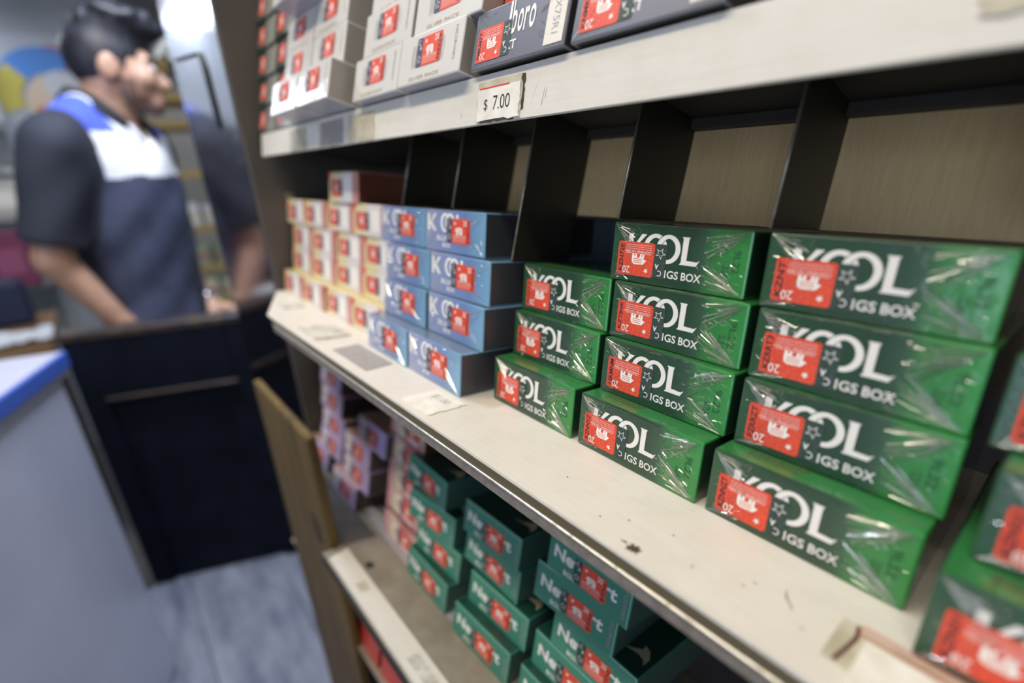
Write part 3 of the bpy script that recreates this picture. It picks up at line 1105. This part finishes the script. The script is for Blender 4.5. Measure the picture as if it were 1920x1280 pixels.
WOOD = mat('raw_pine', (.4, .27, .1), .6)
_r = ramp(WOOD, [(.3, (.06, .034, .006)), (.5, (.125, .077, .014)), (.7, (.18, .115, .024))])
lk(WOOD, noise(WOOD, objcoord(WOOD, (18, 18, 1.2)), 5, 6), _r.inputs[0])
lk(WOOD, _r.outputs[0], bsdf(WOOD).inputs['Base Color'])
post = thing('wooden_post', 'raw pine board standing on end before the lower shelf', 'board', T(-.29, -.0565, .28))
box('plank', (-.075, -.0035, 0), (.078, .0035, .782), WOOD, post, .0012)
bm = bmesh.new()
bmesh.ops.create_cone(bm, cap_ends=True, segments=16, radius1=.010, radius2=.010, depth=.002, matrix=T(.045, -.0032, .68) @ RX(90) @ Matrix.Diagonal((1, 1.7, 1, 1)))
link('knot', bm_mesh(bm), post, [mat('knot_brown', (.06, .03, .015), .7)])

NAVY = speckle(mat('navy_paint', (.008, .011, .026), .7, spec=.15), (.0035, .005, .012), (.006, .009, .020), 14)
NAVYT = speckle(mat('worn_navy_edge', (.05, .035, .03), .5), (.012, .014, .026), (.07, .045, .03), 30)
gd = Vector((.141, .311, 0)).normalized()
gate = thing('counter_gate', 'dark navy painted wooden gate closing the aisle below the man', 'gate',
             Matrix(((gd.x, -gd.y, 0, -1.224), (gd.y, gd.x, 0, -.250), (0, 0, 1, .285), (0, 0, 0, 1))))
box('panel', (.0, 0, 0), (.345, .03, .655), NAVY, gate, .002)
box('top_rail', (-.006, -.012, .655), (.351, .036, .675), NAVYT, gate, .004)
box('stile', (0, -.010, 0), (.045, 0, .655), NAVY, gate, .002)
box('stile', (.31, -.010, 0), (.345, 0, .655), NAVY, gate, .002)
box('cross_rail', (.045, -.010, .52), (.31, 0, .655), NAVY, gate, .002)
box('moulding', (.045, -.013, .513), (.31, -.001, .521), NAVYT, gate, .002)

LAM = speckle(mat('blue_cast_laminate', (.6, .64, .74), .28, 0, .5, .15), (.50, .53, .68), (.60, .63, .78), 3)  # white laminate; the cool light's blue is mixed into the base colour
TAPE = mat('blue_edge_strip', (.05, .12, .50), .4)
cd = Vector((.94, -.34, 0)).normalized()
ctr = thing('sales_counter', 'pale bluish sales counter with a blue strip along its top edge', 'counter',
            Matrix(((cd.x, -cd.y, 0, -.929), (cd.y, cd.x, 0, -.241), (0, 0, 1, .28), (0, 0, 0, 1))))
# local x runs along the face towards the viewer, local -y is the body side
bm = bmesh.new()
add_box(bm, (0, -.60, 0), (1.5, 0, .672), .012, 3)
link('body', bm_mesh(bm), ctr, [LAM])
box('worktop', (-.008, -.62, .6725), (1.52, .008, .712), mat('grey_worktop', (.36, .36, .43), .4), ctr, .002, 2)
box('edge_strip', (-.012, -.61, .684), (1.515, .012, .7105), TAPE, ctr, .002)

PLAT = mat('worn_blue_cast_boards', (.22, .24, .32), .38)
speckle(PLAT, (.10, .115, .17), (.27, .285, .35), 7, (1, 3, 1), .3, .7, 6)  # worn grey boards, tinted blue in the colour for the cool light
plat = thing('floor_platform', 'low worn blue-grey platform on the aisle floor', 'platform', T(-.35, -.35, 0))
box('riser', (-.86, -.62, 0), (1.3, .55, .262), DARKB, plat)
for k in range(6):
    box('deck_board', (-.865, -.62 + k * .196, .262), (1.3, -.62 + k * .196 + .195, .280), PLAT, plat, .002)

# ------------------------------------------------------------------ the room
WALL = speckle(mat('grey_wall_paint', (.40, .42, .46), .7), (.50, .49, .46), (.58, .57, .54), 2)
CEIL = speckle(mat('ceiling_paint', (.5, .51, .54), .8), (.46, .48, .51), (.54, .55, .57), 2)
FLOOR = speckle(mat('floor_tile', (.2, .2, .22), .4), (.16, .16, .18), (.26, .26, .28), 5)
tag(box('floor', (-4.3, -2.2, -.05), (1.7, 1.5, 0), FLOOR), None, None, None, 'structure')
tag(box('ceiling', (-4.3, -2.2, 2.2), (1.7, 1.5, 2.25), CEIL), None, None, None, 'structure')
tag(box('wall_back', (-4.35, -2.2, 0), (-4.3, 1.5, 2.2), WALL), None, None, None, 'structure')
tag(box('wall_right', (-4.3, 1.5, 0), (1.7, 1.55, 2.2), WALL), None, None, None, 'structure')
tag(box('wall_near', (1.7, -2.2, 0), (1.75, 1.5, 2.2), WALL), None, None, None, 'structure')
wl = bmesh.new()
add_box(wl, (-4.3, -2.25, 0), (-.1, -2.2, 2.2))
add_box(wl, (1.6, -2.25, 0), (1.7, -2.2, 2.2))
add_box(wl, (-.1, -2.25, 0), (1.6, -2.2, .65))
add_box(wl, (-.1, -2.25, 2.05), (1.6, -2.2, 2.2))
tag(link('wall_left', bm_mesh(wl), None, [WALL]), None, None, None, 'structure')
win = tag(box('window_1', (-.1, -2.235, .65), (1.6, -2.215, .70), WALL), None, None, None, 'structure')
for lo, hi in (((-.1, -2.235, 2.0), (1.6, -2.215, 2.05)), ((-.1, -2.235, .7), (-.05, -2.215, 2.0)), ((1.55, -2.235, .7), (1.6, -2.215, 2.0)), ((.725, -2.235, .7), (.775, -2.215, 2.0))):
    box('window_frame', lo, hi, WALL, win)
GLASS = mat('window_glass', (1, 1, 1), .0)
bsdf(GLASS).inputs['Transmission Weight'].default_value = 1
box('pane', (-.05, -2.227, .7), (.725, -2.223, 2.0), GLASS, win)
box('pane', (.775, -2.227, .7), (1.55, -2.223, 2.0), GLASS, win)

# fluorescent fixtures
TUBE = mat('lit_tube', (.95, .97, 1), .5, emit=.6)
HOUS = mat('fixture_white', (.75, .76, .78), .5)


def fixture(label, c, sx, sy, drop):
    f = thing('fluorescent_light', label, 'lamp', T(*c))
    box('housing', (-sx / 2, -sy / 2, 0), (sx / 2, sy / 2, .035), HOUS, f, .004)
    ax = (sx - .06) / 2 if sx > sy else 0
    ay = 0 if sx > sy else (sy - .06) / 2
    for s in (-1, 1):
        off = (0, s * sy * .22, -.012) if sx > sy else (s * sx * .22, 0, -.012)
        tube('lit_tube', [(-ax + off[0], -ay + off[1], off[2]), (ax + off[0], ay + off[1], off[2])], .012, TUBE, f)
    if drop:
        for s in (-1, 1):
            p0 = (s * sx * .4, 0, .035) if sx > sy else (0, s * sy * .4, .035)
            tube('hanger', [p0, (p0[0], p0[1], 2.2 - c[2])], .004, INK_K, f)


fixture('long white fluorescent lamp hanging above the man, at the right rear', (-3.2, .50, 1.99), 1.6, .16, True)
fixture('fluorescent lamp hanging over the left rear aisle', (-2.7, -.52, 1.965), 1.4, .14, True)
fixture('fluorescent lamp on the ceiling above the counter aisle', (-.05, -.44, 2.150), 1.25, .16, False)
fixture('fluorescent lamp across the ceiling ahead of the man', (-.88, .06, 2.150), .16, .8, False)


# ------------------------------------------------------------------ the man: one continuous surface from a signed distance field
class Field:
    def __init__(s, lo, hi, h):
        s.lo, s.h = np.array(lo, np.float32), h
        s.n = np.ceil((np.array(hi) - np.array(lo)) / h).astype(int) + 1
        s.ax = [s.lo[i] + h * np.arange(s.n[i], dtype=np.float32) for i in range(3)]
        s.d = np.full(s.n, .3, np.float32)

    def _win(s, lo, hi, pad=.06):
        sl = []
        for i in range(3):
            a = int(max(0, math.floor((lo[i] - pad - s.lo[i]) / s.h)))
            b = int(min(s.n[i], math.ceil((hi[i] + pad - s.lo[i]) / s.h) + 1))
            sl.append(slice(a, max(a + 1, b)))
        g = np.meshgrid(*[s.ax[i][sl[i]] for i in range(3)], indexing='ij')
        return tuple(sl), np.stack(g, -1)

    def blend(s, sl, e, k):
        d = s.d[sl]
        if k > 0:
            hh = np.clip(.5 + .5 * (d - e) / k, 0, 1)
            s.d[sl] = d * (1 - hh) + e * hh - k * hh * (1 - hh)
        else:
            s.d[sl] = np.minimum(d, e)

    def cap(s, a, b, ra, rb, k=.02, squash=None, clip=None):
        a, b = np.array(a, np.float32), np.array(b, np.float32)
        r = max(ra, rb)
        sl, p = s._win(np.minimum(a, b) - r, np.maximum(a, b) + r)
        q = p - a
        ba = b - a
        t = np.clip((q @ ba) / (ba @ ba), 0, 1)
        v = q - t[..., None] * ba
        if squash is not None:
            v = v / np.array(squash, np.float32)
        e = np.linalg.norm(v, axis=-1) - (ra + (rb - ra) * t)
        if clip is not None:
            e = np.maximum(e, (p - np.array(clip[0], np.float32)) @ np.array(clip[1], np.float32))
        s.blend(sl, e, k)

    def ell(s, c, r, k=.02, rot=None, cut=False):
        c, r = np.array(c, np.float32), np.array(r, np.float32)
        m = r.max()
        sl, p = s._win(c - m, c + m)
        q = p - c
        if rot is not None:
            q = q @ np.array(rot, np.float32)
        k0 = np.linalg.norm(q / r, axis=-1)
        k1 = np.linalg.norm(q / (r * r), axis=-1)
        e = k0 * (k0 - 1) / np.maximum(k1, 1e-6)
        if cut:
            s.d[sl] = np.maximum(s.d[sl], -e)
        else:
            s.blend(sl, e, k)

    def mesh(s):
        d = s.d
        d[0], d[-1], d[:, 0], d[:, -1], d[:, :, 0], d[:, :, -1] = .1, .1, .1, .1, .1, .1
        ins = d < 0
        c = np.zeros(np.array(d.shape) - 1, np.int8)
        for i in (0, 1):
            for j in (0, 1):
                for k in (0, 1):
                    c += ins[i:i + c.shape[0], j:j + c.shape[1], k:k + c.shape[2]]
        cells = np.argwhere((c > 0) & (c < 8))
        idx = np.full(c.shape, -1, np.int64)
        idx[tuple(cells.T)] = np.arange(len(cells))
        acc = np.zeros((len(cells), 3))
        cnt = np.zeros(len(cells))
        corners = [(i, j, k) for i in (0, 1) for j in (0, 1) for k in (0, 1)]
        for a in corners:
            for ax_ in range(3):
                if a[ax_]:
                    continue
                b = list(a)
                b[ax_] = 1
                da = d[tuple((cells + a).T)]
                db = d[tuple((cells + b).T)]
                cr = (da < 0) != (db < 0)
                t = np.where(cr, da / np.where(cr, da - db, 1), 0)
                pt = np.array(a)[None] + t[:, None] * (np.array(b) - np.array(a))[None]
                acc[cr] += pt[cr]
                cnt[cr] += 1
        v = (cells + acc / cnt[:, None]) * s.h + s.lo
        faces = []
        for ax_ in range(3):
            o = [0, 1, 2]
            o.remove(ax_)
            a0 = [slice(None)] * 3
            a1 = [slice(None)] * 3
            a0[ax_], a1[ax_] = slice(0, -1), slice(1, None)
            x0, x1 = ins[tuple(a0)], ins[tuple(a1)]
            e = np.argwhere(x0 != x1)
            sgn = x0[tuple(e.T)]
            u, w = np.zeros(3, int), np.zeros(3, int)
            u[o[0]], w[o[1]] = 1, 1
            q = np.stack([idx[tuple((e - u - w).T)], idx[tuple((e - w).T)], idx[tuple(e.T)], idx[tuple((e - u).T)]], 1)
            flip = sgn if ax_ != 1 else ~sgn
            q[~flip] = q[~flip][:, ::-1]
            faces.append(q)
        return v, np.concatenate(faces)


def field_obj(name, F, parent, mats, pick=None, smooth=2):
    v, f = F.mesh()
    me = bpy.data.meshes.new(name)
    me.from_pydata(v.tolist(), [], f.tolist())
    me.polygons.foreach_set('use_smooth', [True] * len(me.polygons))
    o = link(name, me, parent, mats)
    if pick is not None:
        c = v[f].mean(1)
        me.polygons.foreach_set('material_index', pick(c).astype(np.int32))
    md = o.modifiers.new('smooth', 'SMOOTH')
    md.factor = .5
    md.iterations = smooth
    return o


SKIN = speckle(mat('skin', (.45, .26, .18), .5, 0, .1, .3), (.40, .225, .155), (.50, .30, .215), 20)
bsdf(SKIN).inputs['Subsurface Weight'].default_value = .08
STUB = mat('stubble_skin', (.17, .10, .08), .6)
HAIRM = speckle(mat('black_hair', (.015, .014, .02), .45), (.008, .008, .012), (.03, .03, .042), 60, (1, 1, .4))
SH_N = speckle(mat('navy_cloth', (.035, .045, .09), .8), (.030, .038, .075), (.05, .06, .115), 16)
SH_K = mat('black_navy_cloth', (.018, .021, .036), .8)
COLLAR = mat('black_collar_cloth', (.008, .009, .014), .8)
SH_W = mat('white_cloth', (.78, .79, .84), .8)
SH_B = mat('royal_blue_cloth', (.06, .10, .55), .75)
TROU = mat('dark_trouser_cloth', (.02, .022, .03), .85)
SHOE = mat('black_shoe', (.012, .012, .012), .4)

man = thing('person', 'young man with black hair in a navy and white work shirt, looking right', 'person', T(-1.355, -.056, 0) @ RZ(-34) @ Matrix.Diagonal((.9, .9, 1.022, 1)))

SHR, ELR, WRR = (.180, -.010, 1.290), (.210, -.070, 1.085), (.165, -.008, .940)
SHL, ELL, WRL = (-.180, -.010, 1.290), (-.205, -.040, 1.085), (-.050, .100, .925)
HZ, HY = 1.375, .056
_hm = (Matrix.Rotation(R(24), 3, 'Z') @ Matrix.Rotation(R(-7), 3, 'X'))
HM = np.array(_hm)


def hp(x, y, z):
    q = _hm @ Vector((x * .9, y * .9, z * .81))
    return (q.x, q.y + HY, q.z + HZ)


def torso(F, g=0., k=.05):
    F.ell((0, -.005, 1.185), (.160 + g, .108 + g, .19 + g), k)
    F.cap((-.145, -.012, 1.292), (.145, -.012, 1.292), .050 + g, .050 + g, k)
    F.ell((0, -.002, 1.02), (.136 + g, .100 + g, .20 + g), k)
    F.ell((0, -.008, .86), (.146 + g, .100 + g, .13 + g), k)
    for s in (-1, 1):
        F.cap((s * .125, -.012, 1.305), (s * .03, -.012, 1.36), .036 + g, .036 + g, .03)


F = Field((-.31, -.24, -.01), (.31, .29, 1.64), .0065)
torso(F)
F.cap((0, -.010, 1.28), hp(0, -.020, .04), .056, .050, .03)
for s, (sh, el, wr) in ((1, (SHR, ELR, WRR)), (-1, (SHL, ELL, WRL))):
    F.cap(sh, el, .047, .036, .03)
    F.cap(el, wr, .037, .025, .015)
    w = Vector(wr)
    d = (w - Vector(el)).normalized()
    side = Vector((s * .35, .9, .1)).cross(d).normalized() if s > 0 else Vector((0, 0, 1)).cross(d).normalized()
    pal = w + d * .05
    F.cap(w + d * .01, pal, .022, .026, .012, None)
    up = d.cross(side).normalized()
    for k in range(4):
        base = pal + side * (.030 - .020 * k) + d * .012
        L = (.036, .042, .040, .030)[k]
        m1 = base + d * L + up * .006
        F.cap(base, m1, .0098, .009, .004)
        F.cap(m1, m1 + d * L * .75 + up * .018, .009, .0075, .003)
    th = w + d * .022 + side * .024
    t1 = th + d * .026 + side * .022 + up * .008
    F.cap(th, t1, .012, .010, .006)
    F.cap(t1, t1 + d * .026 + side * .004 + up * .008, .010, .008, .003)
    F.cap((s * .082, -.005, .82), (s * .088, .008, .46), .078, .052, .04)
    F.cap((s * .088, .008, .46), (s * .09, -.012, .09), .052, .036, .02)
    F.cap((s * .09, -.03, .045), (s * .095, .12, .035), .036, .030, .02)
# head
F.ell(hp(0, -.012, .105), (0.0648, 0.0810, 0.0697), .02, HM)
F.ell(hp(0, .030, .050), (0.0504, 0.0540, 0.0502), .03, HM)
F.cap(hp(-.012, .074, .008), hp(.012, .074, .008), 0.0180, 0.0180, .02)
F.cap(hp(-.028, .070, .112), hp(.028, .070, .112), 0.0126, 0.0126, .012)
F.cap(hp(0, .084, .098), hp(0, .108, .066), 0.0072, 0.0108, .008)
for s in (-1, 1):
    F.cap(hp(s * .006, .094, .060), hp(s * .014, .088, .060), 0.0081, 0.0072, .006)
    F.ell(hp(s * .038, .058, .070), (0.0234, 0.0252, 0.0178), .02, HM)
    F.ell(hp(s * .031, .092, .094), (0.0135, 0.0126, 0.0081), 0, HM, True)
    F.ell(hp(s * .075, -.010, .082), (0.0099, 0.0198, 0.0275), .006, HM)
    F.ell(hp(s * .087, .000, .084), (0.0063, 0.0090, 0.0138), 0, HM, True)
F.cap(hp(-.016, .086, .036), hp(.016, .086, .036), 0.0077, 0.0077, .006)
F.cap(hp(-.014, .086, .024), hp(.014, .086, .024), 0.0077, 0.0077, .006)
INV = np.array(_hm.inverted())


def head_local(c):
    return ((c - np.array([0, HY, HZ])) @ INV.T) / np.array([.9, .9, .81])


LIPS = mat('lips', (.38, .16, .13), .5)


def skin_pick(c):
    q = head_local(c)
    x, y, z = q[:, 0], q[:, 1], q[:, 2]
    m = np.zeros(len(c))
    jaw = (z < np.where(y < .04, .062, np.where(y < .07, .026, .016))) & (z > -.03) & (y > .005) & (c[:, 2] > 1.335) & (y + .6 * z > .015)
    mous = (z > .044) & (z < .052) & (y > .07) & (np.abs(x) < .022)
    m[jaw | mous] = 1
    lip = (y > .083) & (z > .018) & (z < .044) & (np.abs(x) < .022)
    m[lip] = 2
    chk = (z > .03) & (y > .045) & (np.abs(x) > .02) & ~lip
    m[chk & jaw] = 0
    return m


body = field_obj('body', F, man, [SKIN, STUB, LIPS], skin_pick, 2)
for s in (-1, 1):
    bm = bmesh.new()
    bmesh.ops.create_uvsphere(bm, u_segments=16, v_segments=10, radius=.0112)
    e = link('eye', bm_mesh(bm, True), man, [mat('eye_white', (.45, .43, .41), .3)])
    e.location = hp(s * .031, .077, .094)
    bm = bmesh.new()
    bmesh.ops.create_uvsphere(bm, u_segments=12, v_segments=8, radius=.006)
    i_ = link('iris', bm_mesh(bm, True), e, [mat('iris_brown', (.03, .015, .01), .2)])
    i_.location = (_hm @ Vector((0, .0075, 0)))
    tube('eyebrow', [hp(s * .014, .086, .114), hp(s * .030, .084, .119), hp(s * .047, .071, .114)], [.004, .005, .003], HAIRM, man, 6)

# hair
F = Field((-.13, -.14, 1.40), (.13, .18, 1.66), .005)
F.ell(hp(0, -.018, .112), (0.0711, 0.0846, 0.0745), .01, HM)
F.ell(hp(0, .020, .194), (0.0666, 0.0828, 0.0356), .03, HM)
rnd = random.Random(3)
for k in range(46):
    a, b = rnd.uniform(0, 2 * PI), rnd.uniform(0, 1)
    x, y = .072 * math.cos(a) * b ** .5, .02 + .088 * math.sin(a) * b ** .5
    F.ell(hp(x, y, .222 - .9 * (x * x + (y - .02) ** 2) * 4 + rnd.uniform(-.008, .012)), (0.0153, 0.0171, 0.0126), .008, HM)
q = np.stack(np.meshgrid(*F.ax, indexing='ij'), -1)
q = head_local(q.reshape(-1, 3)).reshape(q.shape)
x, y, z = q[..., 0], q[..., 1], q[..., 2]
line = np.where(y > .055, .138, np.where(y > .02, .112, np.where(y > -.030, .098, .030)))
line = np.where((y > .012) & (y < .030) & (np.abs(x) > .05), .070, line)
F.d = np.maximum(F.d, line - z)
field_obj('hair', F, man, [HAIRM], None, 1)

# shirt
F = Field((-.33, -.20, .74), (.33, .22, 1.44), .006)
torso(F, .013, .05)
for sh, el in ((SHR, ELR), (SHL, ELL)):
    a, b = Vector(sh), Vector(el)
    d = (b - a).normalized()
    F.cap(sh, tuple(a + d * .24), .062, .060, .03, None, (tuple(a + d * .182), tuple(d)))
q = np.stack(np.meshgrid(*F.ax, indexing='ij'), -1)
x, y, z = q[..., 0], q[..., 1], q[..., 2]
F.d = np.maximum(F.d, .80 - z)
neck = np.sqrt(x ** 2 + (y + .012 - .15 * (z - 1.30)) ** 2) - .060
vneck = np.maximum(np.abs(x) - (z - 1.285) * .55, -(y - .02))
F.d = np.maximum(F.d, -np.minimum(np.where(z > 1.31, neck, 1), np.where((z > 1.285) & (y > .02), vneck, 1)))
# soft folds of the cloth
F.d += (.0035 * np.sin(x * 38 + z * 26) * np.sin(z * 31 - y * 22)).astype(np.float32)


def shirt_pick(c):
    x, y, z = c[:, 0], c[:, 1], c[:, 2]
    m = np.zeros(len(c))
    ax_ = np.abs(x)
    sleeve = ax_ > .148 + .10 * np.clip(1.30 - z, 0, .3) * (z > 1.05)
    m[sleeve & (z > 1.05)] = 1
    yoke = (z > 1.232) & (ax_ < .150) & ~sleeve
    m[yoke] = 2
    m[yoke & (z > 1.318) & (ax_ > .080)] = 3
    m[yoke & (y < -.05) & (z > 1.29)] = 3
    return m


field_obj('shirt', F, man, [SH_N, SH_K, SH_W, SH_B], shirt_pick, 2)
# collar, placket, piping
bm = bmesh.new()
N = 26
r0, r1 = [], []
for i in range(N + 1):
    a = R(112 + 316 * i / N)
    f_ = abs(i / N - .5) * 2
    r0.append(bm.verts.new((.060 * math.cos(a), .008 + .062 * math.sin(a), 1.412 - .060 * f_ ** 3)))
    r1.append(bm.verts.new((.092 * math.cos(a), .014 + .086 * math.sin(a), 1.390 - .098 * f_ ** 3)))
for i in range(N):
    bm.faces.new((r0[i], r0[i + 1], r1[i + 1], r1[i])).smooth = True
o = link('collar', bm_mesh(bm), man, [COLLAR])
md = o.modifiers.new('thick', 'SOLIDIFY')
md.thickness = .006
md.offset = 0
box('placket', (-.012, .104, .84), (.012, .1165, 1.16), SH_K, man, .003)
# undershirt cuff and watch
d = (Vector(WRR) - Vector(ELR)).normalized()
wl_ = Vector(WRL)
dl = (wl_ - Vector(ELL)).normalized()
tube('watch', [tuple(wl_ - dl * .012), tuple(wl_ + dl * .012)], .031, mat('steel_watch', (.6, .62, .66), .25, 1.0), man, 18)

# trousers and shoes
F = Field((-.24, -.18, .03), (.24, .20, .98), .008)
F.ell((0, -.005, .86), (.165, .122, .13), .03)
for s in (-1, 1):
    F.cap((s * .082, -.005, .82), (s * .088, .008, .46), .090, .066, .04)
    F.cap((s * .088, .008, .46), (s * .09, -.012, .06), .066, .055, .02)
q = np.stack(np.meshgrid(*F.ax, indexing='ij'), -1)
F.d = np.maximum(F.d, np.maximum(q[..., 2] - .93, .07 - q[..., 2]))
field_obj('trousers', F, man, [TROU], None, 1)
for s in (-1, 1):
    F = Field((s * .093 - .07, -.12, -.01), (s * .093 + .07, .21, .14), .006)
    F.cap((s * .09, -.045, .042), (s * .096, .13, .036), .043, .037, .02)
    F.cap((s * .09, -.02, .05), (s * .09, -.015, .1), .044, .042, .02)
    q = np.stack(np.meshgrid(*F.ax, indexing='ij'), -1)
    F.d = np.maximum(F.d, np.maximum(.001 - q[..., 2], q[..., 2] - .105))
    field_obj('shoe', F, man, [SHOE], None, 1)

# ------------------------------------------------------------------ behind the man
# right: yellow wooden rack with goods
YW = mat('yellow_wood', (.40, .28, .08), .55)
_r = ramp(YW, [(.3, (.34, .22, .06)), (.7, (.50, .36, .13))])
lk(YW, noise(YW, objcoord(YW, (2, 14, 14)), 4, 4), _r.inputs[0])
lk(YW, _r.outputs[0], bsdf(YW).inputs['Base Color'])
shelf = thing('wooden_shelf', 'yellow wooden goods rack behind the man, right of his head', 'shelf', T(-2.8, .42, 0))
for z, w in ((.50, .34), (.64, .34), (.81, .34), (1.00, .34), (1.245, .34), (1.46, .34), (1.57, .24), (1.70, .12)):
    box('shelf_board', (-.14, -.28, z), (.14, -.28 + w * 1.35, z + .035), YW, shelf, .003)
for yy in (-.26, .05, .19):
    box('post', (-.17, yy - .018, 0), (-.14, yy + .018, 1.72), YW, shelf, .003)
    box('post', (.105, yy - .012, 1.245), (.125, yy + .012, 1.46), mat('dark_post', (.05, .04, .03), .6), shelf, .003)
prods = [(.535, 'carton of pale green goods', (.45, .60, .42)), (.675, 'carton of pale cream and green goods', (.60, .62, .42)), (.845, 'carton of grey-green goods', (.30, .36, .24)), (1.035, 'carton of white goods', (.72, .72, .74))]
for z, lab, colr in prods:
    for k in range(3):
        h = .10 - .012 * k
        pr_ = thing('goods_carton', '%s on the yellow rack, %s on its board' % (lab, ('left', 'middle', 'right')[k]), 'carton', T(-2.72, .215 + k * .14, z), 'cartons on the yellow rack')
        cc = tuple(min(1, c * (1 - .12 * k)) for c in colr)
        box('box', (-.05, -.06, .0), (.05, .06, h), mat('carton_' + str(k), cc, .6), pr_, .004)
        box('printed_band', (.050, -.055, h * .3), (.0512, .055, h * .62), mat('band_' + str(k), (cc[1], cc[2] * .8, cc[0] * .5), .6), pr_)

# left: partition with a bright poster, goods, and a wooden counter with paper
part_ = thing('partition', 'pale grey partition wall behind the man on the left', 'partition', T(-2.95, -.60, 0))
box('board', (-.02, -.6, 0), (.02, .74, 2.0), speckle(mat('pale_grey_board', (.42, .45, .5), .7), (.38, .41, .45), (.46, .49, .54), 3), part_, .003)
poster = thing('poster', 'colourful round poster of yellow, blue, red and peach behind the man', 'poster', T(-2.926, -.10, 1.62) @ Matrix.Rotation(PI / 2, 4, 'Z'))
def disc(name, pts, y, colr, par):
    bm = bmesh.new()
    prism(bm, pts, 'y', -y - .0015, -y)
    bmesh.ops.recalc_face_normals(bm, faces=bm.faces)
    return link(name, bm_mesh(bm), par, [mat(name + '_print', colr, .6)])
def arc(cx, cz, r, a0, a1, r2=None, n=20):
    o_ = [(cx + r * math.cos(R(a0 + (a1 - a0) * i / n)), cz + r * math.sin(R(a0 + (a1 - a0) * i / n))) for i in range(n + 1)]
    if r2 is None:
        return o_
    return o_ + [(cx + r2 * math.cos(R(a1 + (a0 - a1) * i / n)), cz + r2 * math.sin(R(a1 + (a0 - a1) * i / n))) for i in range(n + 1)]
disc('sheet', [(-.22, -.22), (.22, -.22), (.22, .22), (-.22, .22)], 0, (.50, .53, .58), poster)
disc('red_band', arc(.02, .0, .18, 5, 95, .10), .002, (.50, .07, .09), poster)
disc('blue_band', arc(-.01, .0, .175, 55, 150, .08), .004, (.10, .28, .72), poster)
disc('yellow_band', arc(-.02, -.02, .17, 130, 200, .09), .006, (.62, .52, .10), poster)
disc('peach_patch', arc(.02, -.05, .125, 0, 360), .008, (.74, .58, .44), poster)
disc('pale_patch', arc(.03, .03, .06, 0, 360), .010, (.66, .66, .70), poster)
disc('orange_patch', arc(-.06, -.07, .022, 0, 360), .012, (.70, .22, .08), poster)

GREYG = mat('grey_goods', (.36, .37, .39), .6)
rack2 = thing('metal_shelf', 'pale grey metal goods shelf at the left edge behind the man', 'shelf', T(-2.72, -.52, 0))
for z in (.86, 1.13, 1.30, 1.46):
    box('shelf_board', (-.16, -.30, z), (.10, .22, z + .02), mat('pale_metal', (.5, .5, .5), .5), rack2, .002)
for yy in (-.28, .205):
    box('post', (-.16, yy - .015, 0), (-.13, yy + .015, 1.75), GREYG, rack2, .002)
goods = [('cream_bag', 'cream paper bag on the grey shelf left of the man', (-2.66, -.38, 1.15), (.10, .16, .13), (.55, .52, .45)),
         ('yellow_box', 'small yellow box on the grey shelf left of the man', (-2.62, -.385, 1.32), (.05, .08, .05), (.62, .48, .14)),
         ('magenta_box', 'dark magenta printed box at the left frame edge', (-2.60, -.41, .88), (.06, .13, .215), (.20, .035, .09)),
         ('white_box', 'white tilted box high on the grey shelf', (-2.64, -.33, 1.48), (.06, .10, .12), (.60, .62, .62)),
         ('grey_carton', 'grey carton low beside the magenta box', (-2.60, -.312, .88), (.06, .05, .10), (.26, .28, .30))]
for n_, lab, c_, s_, colr in goods:
    g = thing(n_, lab, 'box', T(*c_))
    box('box', (-s_[0] / 2, -s_[1] / 2, 0), (s_[0] / 2, s_[1] / 2, s_[2]), mat(n_ + '_card', colr, .6), g, .004)
    box('label_panel', (s_[0] / 2, -s_[1] * .3, s_[2] * .25), (s_[0] / 2 + .001, s_[1] * .3, s_[2] * .7), mat(n_ + '_print', tuple(min(1, c * 1.5 + .03) for c in colr), .6), g)
bin_ = thing('navy_bag', 'dark navy bag standing on the wooden counter at the left', 'bag', T(-2.15, -.43, .82))
box('bag_body', (-.05, -.09, 0), (.05, .07, .15), mat('navy_bag_cloth', (.012, .018, .05), .7), bin_, .02, 3)
box('bag_flap', (.050, -.08, .075), (.056, .0, .145), mat('blue_bag_cloth', (.03, .04, .22), .7), bin_, .002)
wc = thing('wooden_counter', 'low brown wooden counter at the left behind the sales counter', 'counter', T(-2.0, -.55, 0))
box('top', (-.3, -.35, .785), (.22, .235, .82), mat('brown_wood', (.24, .13, .06), .5), wc, .004)
box('base', (-.28, -.33, 0), (.20, .20, .785), mat('dark_wood', (.05, .03, .02), .6), wc)
bm = bmesh.new()
bmesh.ops.create_grid(bm, x_segments=14, y_segments=20, size=.5)
for v in bm.verts:
    v.co.x *= .14
    v.co.y *= .24
    v.co.z = .012 + .012 * math.sin(v.co.x * 90) * math.cos(v.co.y * 60) + rnd.uniform(-.004, .006)
pp = link('crumpled_paper', bm_mesh(bm, False), None, [mat('white_paper', (.72, .74, .78), .7)])
pp.location = (-1.87, -.43, .822)
md = pp.modifiers.new('thick', 'SOLIDIFY')
md.thickness = .001
tag(pp, 'crumpled white paper on the low wooden counter at the left', 'paper')
